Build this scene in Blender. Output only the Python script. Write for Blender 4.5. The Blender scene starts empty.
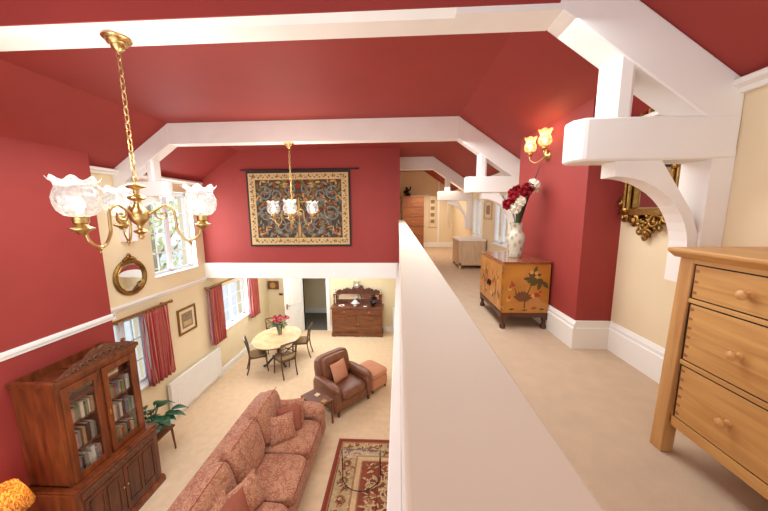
import bpy, math, random
from mathutils import Matrix, Vector
PI = math.pi
sc = bpy.context.scene
COL = sc.collection
# ------------------------------------------------------------------ camera
F_PX, YAW, PITCH, ROLL = 296.414, -0.0497440399, -0.144735775, -0.00859083685
def cam_axes():
    cy, sy, cp, sp = math.cos(YAW), math.sin(YAW), math.cos(PITCH), math.sin(PITCH)
    f = Vector((sy*cp, cy*cp, sp)); r = Vector((cy, -sy, 0)); u = r.cross(f)
    cr, sr = math.cos(ROLL), math.sin(ROLL)
    return r*cr + u*sr, u*cr - r*sr, f
R_, U_, F_ = cam_axes()
cam_d = bpy.data.cameras.new('camera'); cam = bpy.data.objects.new('camera', cam_d); COL.objects.link(cam)
cam_d.sensor_width = 36; cam_d.sensor_fit = 'HORIZONTAL'; cam_d.lens = F_PX/768*36
cam_d.clip_start = 0.03; cam_d.clip_end = 200
cam.matrix_world = Matrix(((R_.x, U_.x, -F_.x, 0), (R_.y, U_.y, -F_.y, 0), (R_.z, U_.z, -F_.z, 0), (0, 0, 0, 1)))
sc.camera = cam
# ------------------------------------------------------------------ view, world, large lights
sc.view_settings.view_transform = 'Standard'; sc.view_settings.look = 'None'
sc.view_settings.gamma = 1; sc.view_settings.use_curve_mapping = False
sc.view_settings.exposure = 0.0
def lin(c):
    c = c/255.0
    return c/12.92 if c <= 0.04045 else ((c+0.055)/1.055)**2.4
def rgb(r, g, b): return (lin(r), lin(g), lin(b), 1)
w = bpy.data.worlds.new('sky'); sc.world = w; w.use_nodes = True
bg = w.node_tree.nodes['Background']; bg.inputs[0].default_value = (0.80, 0.91, 1.0, 1); bg.inputs[1].default_value = 1.6
def area(name, loc, rot, sx, sy, e, col):
    d = bpy.data.lights.new(name, 'AREA'); d.shape = 'RECTANGLE'; d.size = sx; d.size_y = sy; d.energy = e; d.color = col
    o = bpy.data.objects.new(name, d); o.location = loc; o.rotation_euler = rot; COL.objects.link(o); return o
WARM = (1.0, 0.92, 0.80); NEUT = (0.82, 0.94, 1.0); DAY = (0.86, 0.94, 1.0)
area('rear_fill', (-1.3, -1.9, 0.0), (PI/2, 0, 0), 5.6, 2.2, 55, NEUT)          # added fill at the open end behind the viewer; no glazing built
area('lower_rear_fill', (-1.6, -1.9, -2.8), (PI/2, 0, 0), 5.2, 2.2, 80, NEUT)  # added fill for the lower room, from the same open end
area('window_daylight', (-4.50, 5.7, -0.35), (0, -PI/2, 0), 1.5, 1.1, 45, DAY)
area('lower_window_daylight', (-4.50, 7.55, -2.4), (0, -PI/2, 0), 1.0, 1.2, 40, DAY)
area('dining_fill', (-2.2, 8.0, -1.52), (0, 0, 0), 3.4, 2.2, 74, NEUT)  # added fill under the dining ceiling; no fittings there
area('void_fill', (-2.2, 3.2, 0.95), (0, 0, 0), 2.6, 2.0, 84, NEUT)  # added fill above the void, apart from the chandeliers
area('far_landing_fill', (0.95, 8.6, 0.6), (0, 0, 0), 1.0, 2.6, 34, WARM)  # added fill for the far landing; no ceiling fitting exists
area('landing_fill', (0.5, 3.0, 1.0), (0, 0, 0), 0.9, 3.2, 70, NEUT)  # added fill brightening the near landing and parapet capping, no real spots

# ------------------------------------------------------------------ mesh builder
class MB:
    def __init__(s): s.v = []; s.f = []; s.m = []; s.mi = 0; s.M = Matrix.Identity(4)
    def add(s, vs, fs):
        o = len(s.v)
        for p in vs: s.v.append(tuple(s.M @ Vector(p)))
        for f in fs: s.f.append([i+o for i in f]); s.m.append(s.mi)
        return s
    def box(s, x0, x1, y0, y1, z0, z1):
        return s.add([(x0,y0,z0),(x1,y0,z0),(x1,y1,z0),(x0,y1,z0),(x0,y0,z1),(x1,y0,z1),(x1,y1,z1),(x0,y1,z1)],
                     [(3,2,1,0),(4,5,6,7),(0,1,5,4),(1,2,6,5),(2,3,7,6),(3,0,4,7)])
    def prism(s, poly, a0, a1, ax='y'):
        def P(p, a): return {'y': (p[0], a, p[1]), 'x': (a, p[0], p[1]), 'z': (p[0], p[1], a)}[ax]
        n = len(poly)
        ar = sum(poly[i][0]*poly[(i+1) % n][1]-poly[(i+1) % n][0]*poly[i][1] for i in range(n))
        if (ar < 0) ^ (ax == 'y'): poly = poly[::-1]
        vs = [P(p, a0) for p in poly]+[P(p, a1) for p in poly]
        fs = [list(range(n))[::-1], list(range(n, 2*n))]+[(i, (i+1) % n, n+(i+1) % n, n+i) for i in range(n)]
        return s.add(vs, fs)
    def lathe(s, prof, c=(0,0,0), n=20, wob=None):
        vs = []; fs = []
        for j, (r, z) in enumerate(prof):
            for i in range(n):
                a = 2*PI*i/n; rr = r; zz = z
                if wob: rr, zz = wob(j, a, r, z)
                vs.append((c[0]+rr*math.cos(a), c[1]+rr*math.sin(a), c[2]+zz))
        for j in range(len(prof)-1):
            for i in range(n):
                k = (i+1) % n; fs.append((j*n+i, j*n+k, (j+1)*n+k, (j+1)*n+i))
        if prof[0][0] > 1e-4: fs.append(tuple(range(n))[::-1])
        if prof[-1][0] > 1e-4: fs.append(tuple(range((len(prof)-1)*n, len(prof)*n)))
        return s.add(vs, fs)
    def shell(s, prof, c=(0,0,0), n=20, wob=None):   # open lathe, no caps
        k = len(s.f); s.lathe(prof, c, n, wob)
        for _ in range((prof[0][0] > 1e-4)+(prof[-1][0] > 1e-4)): s.f.pop(); s.m.pop()
        return s
    def tube(s, pts, r, n=8, closed=False):
        pts = [Vector(p) for p in pts]; N = len(pts); vs = []; fs = []
        up = None
        for i, p in enumerate(pts):
            if closed: t = pts[(i+1) % N]-pts[i-1]
            else: t = pts[min(i+1, N-1)]-pts[max(i-1, 0)]
            t.normalize()
            if up is None: up = Vector((0,0,1)) if abs(t.z) < .9 else Vector((1,0,0))
            b = t.cross(up); b.normalize(); up = b.cross(t); up.normalize()
            rr = r[i] if isinstance(r, (list, tuple)) else r
            for k in range(n):
                a = 2*PI*k/n; vs.append(p+b*(rr*math.cos(a))+up*(rr*math.sin(a)))
        for i in range(N if closed else N-1):
            j = (i+1) % N
            for k in range(n):
                l = (k+1) % n; fs.append((i*n+k, i*n+l, j*n+l, j*n+k))
        if not closed: fs += [tuple(range(n))[::-1], tuple(range((N-1)*n, N*n))]
        return s.add(vs, fs)
    def ell(s, c, r, n=12, m=8):
        if not isinstance(r, (tuple, list)): r = (r, r, r)
        vs = [(c[0], c[1], c[2]-r[2])]; fs = []
        for j in range(1, m):
            t = PI*j/m-PI/2
            for i in range(n):
                a = 2*PI*i/n; vs.append((c[0]+r[0]*math.cos(t)*math.cos(a), c[1]+r[1]*math.cos(t)*math.sin(a), c[2]+r[2]*math.sin(t)))
        vs.append((c[0], c[1], c[2]+r[2])); L = len(vs)-1
        for i in range(n): fs.append((0, 1+(i+1) % n, 1+i)); fs.append((L, L-n+i, L-n+(i+1) % n))
        for j in range(m-2):
            for i in range(n):
                k = (i+1) % n; fs.append((1+j*n+i, 1+j*n+k, 1+(j+1)*n+k, 1+(j+1)*n+i))
        return s.add(vs, fs)
    def pillow(s, w_, h_, t_, n=12, pinch=.12):      # in local x (width), z (height), thickness y, centred
        vs = []; fs = []
        for side in (-1, 1):
            for j in range(n+1):
                for i in range(n+1):
                    u = i/n*2-1; v = j/n*2-1
                    k = max(0, (1-abs(u)**2.6)*(1-abs(v)**2.6))**.5
                    px = u*(1-pinch*(1-abs(v))*abs(u)**2*.6); pz = v*(1-pinch*(1-abs(u))*abs(v)**2*.6)
                    vs.append((px*w_/2, side*t_/2*k, pz*h_/2))
        K = (n+1)**2
        for j in range(n):
            for i in range(n):
                a = j*(n+1)+i; q = (a, a+1, a+n+2, a+n+1)
                fs.append(q); fs.append(tuple(K+x for x in q[::-1]))
        return s.add(vs, fs)
    def cushion(s, x0, x1, y0, y1, z0, z1, p=5, n=10, crown=.0):   # rounded box
        c = Vector(((x0+x1)/2, (y0+y1)/2, (z0+z1)/2)); h = Vector(((x1-x0)/2, (y1-y0)/2, (z1-z0)/2))
        vs = []; fs = []; idx = {}
        def vert(q):
            key = tuple(round(t, 5) for t in q)
            if key in idx: return idx[key]
            d = Vector(q); l = (abs(d.x)**p+abs(d.y)**p+abs(d.z)**p)**(1/p); d = d/l
            cz = crown*(1-d.x**2)*(1-d.y**2)*(1 if d.z > 0 else 0)
            vs.append((c.x+d.x*h.x, c.y+d.y*h.y, c.z+d.z*h.z+cz)); idx[key] = len(vs)-1; return idx[key]
        g = [math.tan((i/n*2-1)*PI/4) for i in range(n+1)]
        for ax in range(3):
            for sg in (-1, 1):
                for i in range(n):
                    for j in range(n):
                        q = []
                        for (a, b) in ((i, j), (i+1, j), (i+1, j+1), (i, j+1)):
                            t = [0, 0, 0]; t[ax] = sg; t[(ax+1) % 3] = g[a]; t[(ax+2) % 3] = g[b]; q.append(vert(t))
                        fs.append(q if sg > 0 else q[::-1])
        return s.add(vs, fs)

WM = {}
def wmat(o): return WM.get(o.name, Matrix.Identity(4))
def obj(name, mb, mats, parent=None, bevel=0, smooth=False, local=False, seg=2, sub=0):
    vs = mb.v
    if parent is not None:
        M = wmat(parent)
        if not local:
            Mi = M.inverted(); vs = [tuple(Mi @ Vector(p)) for p in vs]
    me = bpy.data.meshes.new(name); me.from_pydata(vs, [], mb.f)
    if not isinstance(mats, (list, tuple)): mats = [mats]
    for m in mats: me.materials.append(m)
    if len(mats) > 1: me.polygons.foreach_set('material_index', mb.m)
    me.update()
    if smooth:
        me.polygons.foreach_set('use_smooth', [True]*len(me.polygons))
        if smooth is not True: me.set_sharp_from_angle(angle=math.radians(smooth))
    o = bpy.data.objects.new(name, me); COL.objects.link(o)
    if parent is not None:
        o.parent = parent; WM[o.name] = wmat(parent).copy()
    if bevel:
        b = o.modifiers.new('bevel', 'BEVEL'); b.width = bevel; b.segments = seg; b.limit_method = 'ANGLE'; b.angle_limit = math.radians(40)
    if sub:
        b = o.modifiers.new('sub', 'SUBSURF'); b.levels = sub; b.render_levels = sub
    return o
def tag(o, label=None, cat=None, group=None, kind=None):
    if label: o['label'] = label
    if cat: o['category'] = cat
    if group: o['group'] = group
    if kind: o['kind'] = kind
    return o
def thing(name, label, cat, loc=(0,0,0), rz=0, group=None):
    o = bpy.data.objects.new(name, None); COL.objects.link(o); o.empty_display_size = .1
    o.location = loc; o.rotation_euler = (0, 0, rz)
    WM[o.name] = Matrix.Translation(loc) @ Matrix.Rotation(rz, 4, 'Z')
    return tag(o, label, cat, group)
def struct(name, mb, mats, **k): return tag(obj(name, mb, mats, **k), kind='structure')
def dup(root, label, loc=None, rz=None, group=None):
    def cp(o, par):
        c = o.copy(); COL.objects.link(c)
        if par is not None: c.parent = par
        for ch in list(o.children): cp(ch, c)
        return c
    r = cp(root, None)
    if loc is not None: r.location = loc
    if rz is not None: r.rotation_euler = (0, 0, rz)
    r['label'] = label
    if group: r['group'] = group
    return r

# ------------------------------------------------------------------ materials
def nodes(name):
    m = bpy.data.materials.new(name); m.use_nodes = True; nt = m.node_tree
    return m, nt, nt.nodes['Principled BSDF']
def mapping(nt, sc_=(1,1,1), rot=(0,0,0)):
    t = nt.nodes.new('ShaderNodeTexCoord'); mp = nt.nodes.new('ShaderNodeMapping')
    mp.inputs['Scale'].default_value = sc_; mp.inputs['Rotation'].default_value = rot
    nt.links.new(t.outputs['Object'], mp.inputs[0]); return mp
def plain(name, c, rough=.6, metal=0, spec=.5, var=.06, vs=6, bump=0, bs=60, coat=0):
    m, nt, b = nodes(name)
    b.inputs['Roughness'].default_value = rough; b.inputs['Metallic'].default_value = metal
    b.inputs['Specular IOR Level'].default_value = spec; b.inputs['Coat Weight'].default_value = coat
    mp = mapping(nt); n = nt.nodes.new('ShaderNodeTexNoise'); n.inputs['Scale'].default_value = vs; n.inputs['Detail'].default_value = 3
    nt.links.new(mp.outputs[0], n.inputs['Vector'])
    r = nt.nodes.new('ShaderNodeValToRGB'); r.color_ramp.elements[0].position = .3; r.color_ramp.elements[1].position = .7
    r.color_ramp.elements[0].color = (c[0]*(1-var), c[1]*(1-var), c[2]*(1-var), 1)
    r.color_ramp.elements[1].color = (min(1, c[0]*(1+var)), min(1, c[1]*(1+var)), min(1, c[2]*(1+var)), 1)
    nt.links.new(n.outputs[0], r.inputs[0]); nt.links.new(r.outputs[0], b.inputs['Base Color'])
    if bump:
        n2 = nt.nodes.new('ShaderNodeTexNoise'); n2.inputs['Scale'].default_value = bs; nt.links.new(mp.outputs[0], n2.inputs['Vector'])
        bp = nt.nodes.new('ShaderNodeBump'); bp.inputs['Strength'].default_value = bump; bp.inputs['Distance'].default_value = .01
        nt.links.new(n2.outputs[0], bp.inputs['Height']); nt.links.new(bp.outputs[0], b.inputs['Normal'])
    return m
def wood(name, c1, c2, scale=(30,3,30), rough=.4, coat=.0):
    m, nt, b = nodes(name); b.inputs['Roughness'].default_value = rough; b.inputs['Coat Weight'].default_value = coat
    mp = mapping(nt, scale); n = nt.nodes.new('ShaderNodeTexNoise'); n.inputs['Scale'].default_value = 1; n.inputs['Detail'].default_value = 6
    n.inputs['Distortion'].default_value = .6
    nt.links.new(mp.outputs[0], n.inputs['Vector'])
    r = nt.nodes.new('ShaderNodeValToRGB'); r.color_ramp.elements[0].position = .3; r.color_ramp.elements[1].position = .72
    r.color_ramp.elements[0].color = c1; r.color_ramp.elements[1].color = c2
    nt.links.new(n.outputs[0], r.inputs[0]); nt.links.new(r.outputs[0], b.inputs['Base Color'])
    return m
def damask(name, c1, c2, scale, rough=.8):
    m, nt, b = nodes(name); b.inputs['Roughness'].default_value = rough; b.inputs['Sheen Weight'].default_value = .15
    mp = mapping(nt, (scale,)*3)
    n0 = nt.nodes.new('ShaderNodeTexNoise'); n0.inputs['Scale'].default_value = 1.1; n0.inputs['Detail'].default_value = 2
    nt.links.new(mp.outputs[0], n0.inputs['Vector'])
    mx = nt.nodes.new('ShaderNodeMix'); mx.data_type = 'VECTOR'; mx.inputs[0].default_value = .35
    nt.links.new(mp.outputs[0], mx.inputs[4]); nt.links.new(n0.outputs['Color'], mx.inputs[5])
    v = nt.nodes.new('ShaderNodeTexVoronoi'); v.inputs['Scale'].default_value = 1.0; v.feature = 'DISTANCE_TO_EDGE'
    nt.links.new(mx.outputs[1], v.inputs['Vector'])
    n1 = nt.nodes.new('ShaderNodeTexNoise'); n1.inputs['Scale'].default_value = 2.4; n1.inputs['Detail'].default_value = 4; n1.inputs['Distortion'].default_value = 2.2
    nt.links.new(mp.outputs[0], n1.inputs['Vector'])
    ma = nt.nodes.new('ShaderNodeMath'); ma.operation = 'MULTIPLY_ADD'; ma.inputs[1].default_value = .35
    nt.links.new(v.outputs['Distance'], ma.inputs[0]); nt.links.new(n1.outputs[0], ma.inputs[2])
    r = nt.nodes.new('ShaderNodeValToRGB'); e = r.color_ramp.elements
    e[0].position = .50; e[0].color = c1; e[1].position = .60; e[1].color = c2
    x = e.new(.70); x.color = c1; x = e.new(.76); x.color = c2
    nt.links.new(ma.outputs[0], r.inputs[0]); nt.links.new(r.outputs[0], b.inputs['Base Color'])
    return m
def glass(name, tint=(1,1,1,1), gloss=.08, rough=.02):
    m, nt, b = nodes(name); nt.nodes.remove(b); out = nt.nodes['Material Output']
    tr = nt.nodes.new('ShaderNodeBsdfTransparent'); tr.inputs[0].default_value = tint
    gl = nt.nodes.new('ShaderNodeBsdfGlossy'); gl.inputs['Roughness'].default_value = rough
    fr = nt.nodes.new('ShaderNodeFresnel'); fr.inputs[0].default_value = 1.45
    ma = nt.nodes.new('ShaderNodeMath'); ma.operation = 'MULTIPLY'; ma.inputs[1].default_value = gloss*12; ma.use_clamp = True
    mx = nt.nodes.new('ShaderNodeMixShader')
    nt.links.new(fr.outputs[0], ma.inputs[0]); nt.links.new(ma.outputs[0], mx.inputs[0])
    nt.links.new(tr.outputs[0], mx.inputs[1]); nt.links.new(gl.outputs[0], mx.inputs[2]); nt.links.new(mx.outputs[0], out.inputs[0])
    return m
def shade_glass(name, tint, tr_w=.45):
    m, nt, b = nodes(name); nt.nodes.remove(b); out = nt.nodes['Material Output']
    tr = nt.nodes.new('ShaderNodeBsdfTransparent'); tl = nt.nodes.new('ShaderNodeBsdfTranslucent'); tl.inputs[0].default_value = tint
    df = nt.nodes.new('ShaderNodeBsdfGlossy'); df.inputs['Roughness'].default_value = .15; df.inputs[0].default_value = (1,1,1,1)
    mp = mapping(nt, (45,)*3); v = nt.nodes.new('ShaderNodeTexVoronoi'); v.inputs['Scale'].default_value = 1; nt.links.new(mp.outputs[0], v.inputs['Vector'])
    r = nt.nodes.new('ShaderNodeMapRange'); r.inputs[3].default_value = tr_w-.2; r.inputs[4].default_value = tr_w+.25
    nt.links.new(v.outputs['Distance'], r.inputs[0])
    m1 = nt.nodes.new('ShaderNodeMixShader'); nt.links.new(r.outputs[0], m1.inputs[0]); nt.links.new(tl.outputs[0], m1.inputs[1]); nt.links.new(tr.outputs[0], m1.inputs[2])
    m2 = nt.nodes.new('ShaderNodeMixShader'); m2.inputs[0].default_value = .1
    nt.links.new(m1.outputs[0], m2.inputs[1]); nt.links.new(df.outputs[0], m2.inputs[2]); nt.links.new(m2.outputs[0], out.inputs[0])
    return m
def emit(name, c, s):
    m, nt, b = nodes(name); b.inputs['Base Color'].default_value = c; b.inputs['Emission Color'].default_value = c; b.inputs['Emission Strength'].default_value = s
    return m
def carpet(name, c):
    return plain(name, c, .95, 0, .1, .05, 9, .6, 260)
def stripes(name, c1, c2, c3, k, ax=1):
    m, nt, b = nodes(name); b.inputs['Roughness'].default_value = .7; b.inputs['Sheen Weight'].default_value = .2
    sc_ = [0,0,0]; sc_[ax] = k; mp = mapping(nt, tuple(sc_))
    n = nt.nodes.new('ShaderNodeTexNoise'); n.inputs['Scale'].default_value = 1; n.inputs['Detail'].default_value = 1; nt.links.new(mp.outputs[0], n.inputs['Vector'])
    r = nt.nodes.new('ShaderNodeValToRGB'); r.color_ramp.interpolation = 'CONSTANT'; e = r.color_ramp.elements
    e[0].position = 0; e[0].color = c1; e[1].position = .42; e[1].color = c2
    for p, c in ((.48, c1), (.55, c3), (.6, c1), (.66, c2)): x = e.new(p); x.color = c
    nt.links.new(n.outputs[0], r.inputs[0]); nt.links.new(r.outputs[0], b.inputs['Base Color']); return m

M = {}
M['red'] = plain('red paint', rgb(153, 57, 50), .65, 0, .3, .04, 2)
M['cream'] = plain('cream paint', rgb(236, 215, 176), .8, 0, .2, .03, 2)
M['cream_up'] = plain('pale cream paint', rgb(231, 209, 173), .8, 0, .2, .03, 2)
M['white'] = plain('white gloss paint', rgb(243, 237, 228), .45, 0, .4, .02, 3)
M['timber'] = plain('white painted timber', rgb(242, 232, 222), .55, 0, .35, .03, 3, .1, 12)
M['parapet_top'] = plain('beige capping', rgb(232, 220, 190), .6, 0, .3, .02, 3)  # beige tone for the top face; parapet sides stay white
M['carpet_up'] = carpet('fawn carpet', rgb(206, 176, 146))
M['carpet_low'] = carpet('beige carpet', rgb(238, 206, 168))
M['hall'] = carpet('grey hall carpet', rgb(120, 110, 98))
M['brass'] = plain('antique brass', rgb(196, 164, 108), .3, 1, .5, .15, 30)
M['gilt'] = plain('aged gilt', rgb(150, 112, 58), .35, 1, .5, .35, 40, .3, 90)
M['mahog'] = wood('red mahogany', rgb(84, 36, 16), rgb(140, 70, 32), (14,14,2.2), .32, .25)
M['mahog_d'] = wood('dark mahogany', rgb(66, 32, 18), rgb(112, 58, 32), (14,14,2.2), .4, .15)
M['carved'] = plain('carved mahogany', rgb(104, 62, 40), .55, 0, .4, .2, 40, .8, 60)
M['sidewood'] = wood('polished mahogany sideboard', rgb(88, 44, 22), rgb(140, 78, 40), (3,12,14), .3, .25)
M['oak'] = wood('waxed oak', rgb(184, 126, 64), rgb(212, 160, 92), (26,2.5,26), .45, .1)
M['oak_v'] = wood('waxed oak upright', rgb(180, 122, 66), rgb(208, 156, 94), (26,26,2.5), .45, .1)
M['pine'] = wood('honey pine', rgb(134, 74, 36), rgb(166, 102, 54), (3,26,26), .5)
M['bleached'] = wood('bleached wood', rgb(196, 160, 122), rgb(216, 184, 148), (14,14,3), .6)
M['marble'] = plain('pale marble', rgb(236, 222, 208), .35, 0, .5, .08, 8)
M['knob'] = wood('turned oak', rgb(190, 130, 72), rgb(216, 160, 96), (20,20,20), .4)
M['black'] = plain('dark gap', rgb(40, 26, 18), .8)
M['iron'] = plain('dark bronze metal', rgb(60, 44, 34), .4, .8)
M['lacq'] = plain('gold lacquer', rgb(190, 122, 44), .3, 0, .5, .14, 7, 0, 60, .3)
M['lacq_top'] = wood('red brown lacquer', rgb(110, 52, 28), rgb(150, 82, 46), (8,3,8), .16, .6)
M['lacq_leg'] = wood('dark carved lacquer', rgb(60, 30, 18), rgb(100, 54, 30), (10,10,4), .4)
M['p_olive'] = plain('olive paint', rgb(84, 74, 30), .5); M['p_brown'] = plain('umber paint', rgb(120, 62, 28), .5)
M['p_pale'] = plain('pale ochre paint', rgb(214, 160, 84), .5); M['p_red'] = plain('vermilion paint', rgb(164, 62, 34), .5)
M['sofa'] = damask('rust floral damask', rgb(158, 92, 66), rgb(198, 146, 110), 8)
M['sofa_pip'] = plain('rust piping', rgb(140, 66, 52), .8)
M['rust'] = plain('plain rust fabric', rgb(152, 86, 66), .9, 0, .2, .06, 20, .3, 200)
M['salmon'] = plain('salmon fabric', rgb(206, 142, 110), .9, 0, .2, .06, 14, .3, 200)
M['leather'] = plain('brown leather', rgb(126, 76, 52), .36, 0, .5, .22, 9, .2, 40)
M['darkwood'] = wood('dark walnut', rgb(96, 50, 26), rgb(130, 74, 40), (4,14,14), .5, .0)
M['chairwood'] = wood('dark chair wood', rgb(62, 32, 18), rgb(96, 54, 30), (12,12,3), .35, .2)
M['seatpad'] = plain('olive seat fabric', rgb(150, 122, 86), .9, 0, .2, .2, 40)
M['table'] = wood('pale burr table top', rgb(196, 158, 112), rgb(222, 190, 146), (5,5,5), .25, .2)
M['curtain'] = stripes('striped red curtain', rgb(160, 40, 42), rgb(196, 112, 92), rgb(206, 150, 110), 60)
M['lining'] = plain('pink curtain lining', rgb(206, 128, 140), .8)
M['lead'] = plain('window white', rgb(240, 243, 246), .4, 0, .4, .02)
M['pane'] = glass('window pane', (1,1,1,1), .04); M['caseglass'] = glass('bookcase pane', (.97,.97,.96,1), .025)
M['tableglass'] = glass('table top glass', (.985,.99,.985,1), .008)
M['mirror'] = plain('mirror', rgb(225, 225, 222), .03, 1, .5, 0)
M['shade'] = shade_glass('etched glass', (.5, .49, .46, 1), .42)
M['amber'] = shade_glass('amber etched glass', (.85, .62, .32, 1), .4)
M['bulb'] = emit('lit bulb', (1, .9, .72, 1), 6); M['bulb_warm'] = emit('warm lit bulb', (1, .74, .4, 1), 6)
M['lampshade'] = None
M['leaf'] = plain('dark green leaf', rgb(38, 84, 52), .3, 0, .5, .35, 14)
M['stem'] = plain('green stem', rgb(70, 90, 50), .6); M['twig'] = plain('dark twig', rgb(58, 36, 32), .7)
M['pot'] = plain('white pot', rgb(226, 222, 214), .35)
M['vase'] = None
M['f_red'] = plain('crimson petals', rgb(150, 16, 28), .6, 0, .3, .25, 40); M['f_white'] = plain('cream petals', rgb(246, 236, 214), .6, 0, .3, .06, 40)
M['f_pink'] = plain('pink petals', rgb(222, 92, 110), .6, 0, .3, .2, 40); M['clear'] = glass('clear vase', (.95,.98,.96,1), .1)
M['silver'] = plain('silver', rgb(214, 208, 200), .2, 1); M['china'] = plain('white china', rgb(240, 236, 228), .25)
M['bronze'] = plain('dark bronze', rgb(48, 36, 30), .4, .6)
M['mat'] = plain('cream mount', rgb(228, 206, 168), .8); M['print'] = plain('sepia print', rgb(150, 124, 96), .8, 0, .2, .3, 30)
M['navy'] = plain('tapestry edge', rgb(48, 34, 32), .9); M['tap_cream'] = plain('tapestry border', rgb(200, 168, 120), .9, 0, .1, .12, 30)
M['tap_field'] = plain('tapestry field', rgb(80, 62, 48), .9, 0, .1, .3, 30)
M['tap_grey'] = plain('grey blue thread', rgb(124, 122, 108), .9, 0, .1, .15, 40); M['tap_blue'] = plain('slate thread', rgb(88, 94, 96), .9, 0, .1, .15, 40)
M['tap_green'] = plain('olive thread', rgb(112, 102, 60), .9, 0, .1, .15, 40); M['tap_red'] = plain('madder thread', rgb(138, 50, 36), .9, 0, .1, .15, 40)
M['tap_gold'] = plain('gold thread', rgb(182, 142, 84), .9, 0, .1, .15, 40); M['tap_brown'] = plain('brown thread', rgb(126, 82, 52), .9, 0, .1, .15, 40)
M['rug_red'] = plain('rug red', rgb(146, 78, 58), .95, 0, .1, .18, 22); M['rug_edge'] = plain('rug edge', rgb(140, 62, 46), .95, 0, .1, .1, 22)
M['rug_beige'] = plain('rug beige', rgb(192, 162, 122), .95, 0, .1, .12, 22); M['rug_cream'] = plain('rug cream', rgb(214, 178, 134), .95, 0, .1, .1, 22)
M['rug_brown'] = plain('rug brown', rgb(120, 84, 56), .95, 0, .1, .12, 22); M['rug_tan'] = plain('rug tan', rgb(168, 120, 84), .95, 0, .1, .12, 22)
M['bark'] = plain('bark', rgb(170, 158, 140), .9); M['fol'] = plain('garden leaves', rgb(222, 226, 168), .8, 0, .2, .3, 4)
M['fol2'] = plain('autumn leaves', rgb(244, 228, 176), .8, 0, .2, .3, 4)
M['lawn'] = plain('pale gravel', rgb(212, 214, 214), .95, 0, .1, .06, 2)

# ------------------------------------------------------------------ dimensions
UF, GF = -1.2, -4.0
XL, XR = -4.43, 1.84
YB, YT, YF, YC = -2.0, 6.5, 9.6, 10.25
KL, KR, ZK, SL = -3.455, 0.865, 1.345, 0.69
def roof(x): return ZK-SL*max(0, x-KR, KL-x)
random.seed(7)

# ------------------------------------------------------------------ setting
def wall_x(x0, x1, ys, zs, openings):      # wall in a plane of constant x, with openings (y0,y1,z0,z1); zs may be (z0, z1)
    mb = MB()
    Y = sorted({ys[0], ys[1], *[a for o in openings for a in o[:2]]}); Z = sorted({zs[0], zs[1], *[a for o in openings for a in o[2:]]})
    for i in range(len(Y)-1):
        for j in range(len(Z)-1):
            c = ((Y[i]+Y[i+1])/2, (Z[j]+Z[j+1])/2)
            if any(o[0] < c[0] < o[1] and o[2] < c[1] < o[3] for o in openings): continue
            for x in (x0, x1):
                mb.add([(x,Y[i],Z[j]),(x,Y[i+1],Z[j]),(x,Y[i+1],Z[j+1]),(x,Y[i],Z[j+1])], [(0,1,2,3)])
    for a, b, c, d in openings:
        mb.add([(x0,a,c),(x1,a,c),(x1,b,c),(x0,b,c),(x0,a,d),(x1,a,d),(x1,b,d),(x0,b,d)], [(0,1,2,3),(7,6,5,4),(0,4,5,1),(3,2,6,7)])
    mb.add([(x0,ys[0],zs[0]),(x1,ys[0],zs[0]),(x1,ys[0],zs[1]),(x0,ys[0],zs[1])], [(0,1,2,3)])
    mb.add([(x0,ys[1],zs[0]),(x1,ys[1],zs[0]),(x1,ys[1],zs[1]),(x0,ys[1],zs[1])], [(3,2,1,0)])
    return mb
W_UP = (5.08, 6.24, -1.16, 0.44); W_L1 = (4.02, 4.86, -2.99, -1.70); W_L2 = (6.92, 8.26, -2.95, -1.80)
struct('wall_left', wall_x(XL, XL-.32, (YB, YF+.1), (GF, roof(XL)+.04), [W_UP, W_L1, W_L2]), M['cream'])
mb = MB(); YBR = 3.97; XBR = -4.2
mb.prism([(XL+.001, GF), (XBR, GF), (XBR, roof(XBR)+.01), (XL+.001, roof(XL)+.01)], YB, YBR)
struct('wall_breast_left', mb, M['red'])
W_R1 = (5.05, 5.80, -.62, .28); W_R2 = (6.63, 7.52, -.60, .30)
struct('wall_right', wall_x(XR, XR+.3, (YB, YC+.1), (UF, roof(XR)+.04), [W_R1, W_R2]), M['cream_up'])
PX, PY0, PY1 = 1.54, 2.56, 3.97
mb = MB(); mb.prism([(PX, UF), (XR-.001, UF), (XR-.001, roof(XR)+.01), (PX, roof(PX)+.01)], PY0, PY1)
struct('wall_breast_right', mb, M['red'])
mb = MB(); mb.box(XR, XR+.2, YB, YF, GF, -1.46); struct('wall_lower_right', mb, M['cream'])
# far wall of the lower room with the doorway
DX0, DX1, DZ = -3.23, -2.44, -1.95
mb = MB()
for a, b, c, d in ((XL, DX0, GF, -1.46), (DX1, XR, GF, -1.46), (DX0, DX1, DZ, -1.46)): mb.box(a, b, YF, YF+.12, c, d)
struct('wall_far', mb, M['cream'])
mb = MB(); mb.box(-4.3, -1.6, 11.4, 11.5, GF, -1.46); mb.box(-4.4, -4.3, YF+.12, 11.5, GF, -1.46); mb.box(-1.7, -1.6, YF+.12, 11.4, GF, -1.46); mb.box(-4.3, -1.6, YF+.12, 11.4, -1.5, -1.46)
struct('wall_hall', mb, M['cream'])
mb = MB(); mb.box(-4.3, -1.7, YF+.02, 11.4, GF-.05, GF+.004); struct('floor_hall', mb, M['hall'])
mb = MB(); mb.box(-4.3, -1.7, 11.37, 11.4, GF, GF+.2); struct('baseboard_hall', mb, M['white'])
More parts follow.
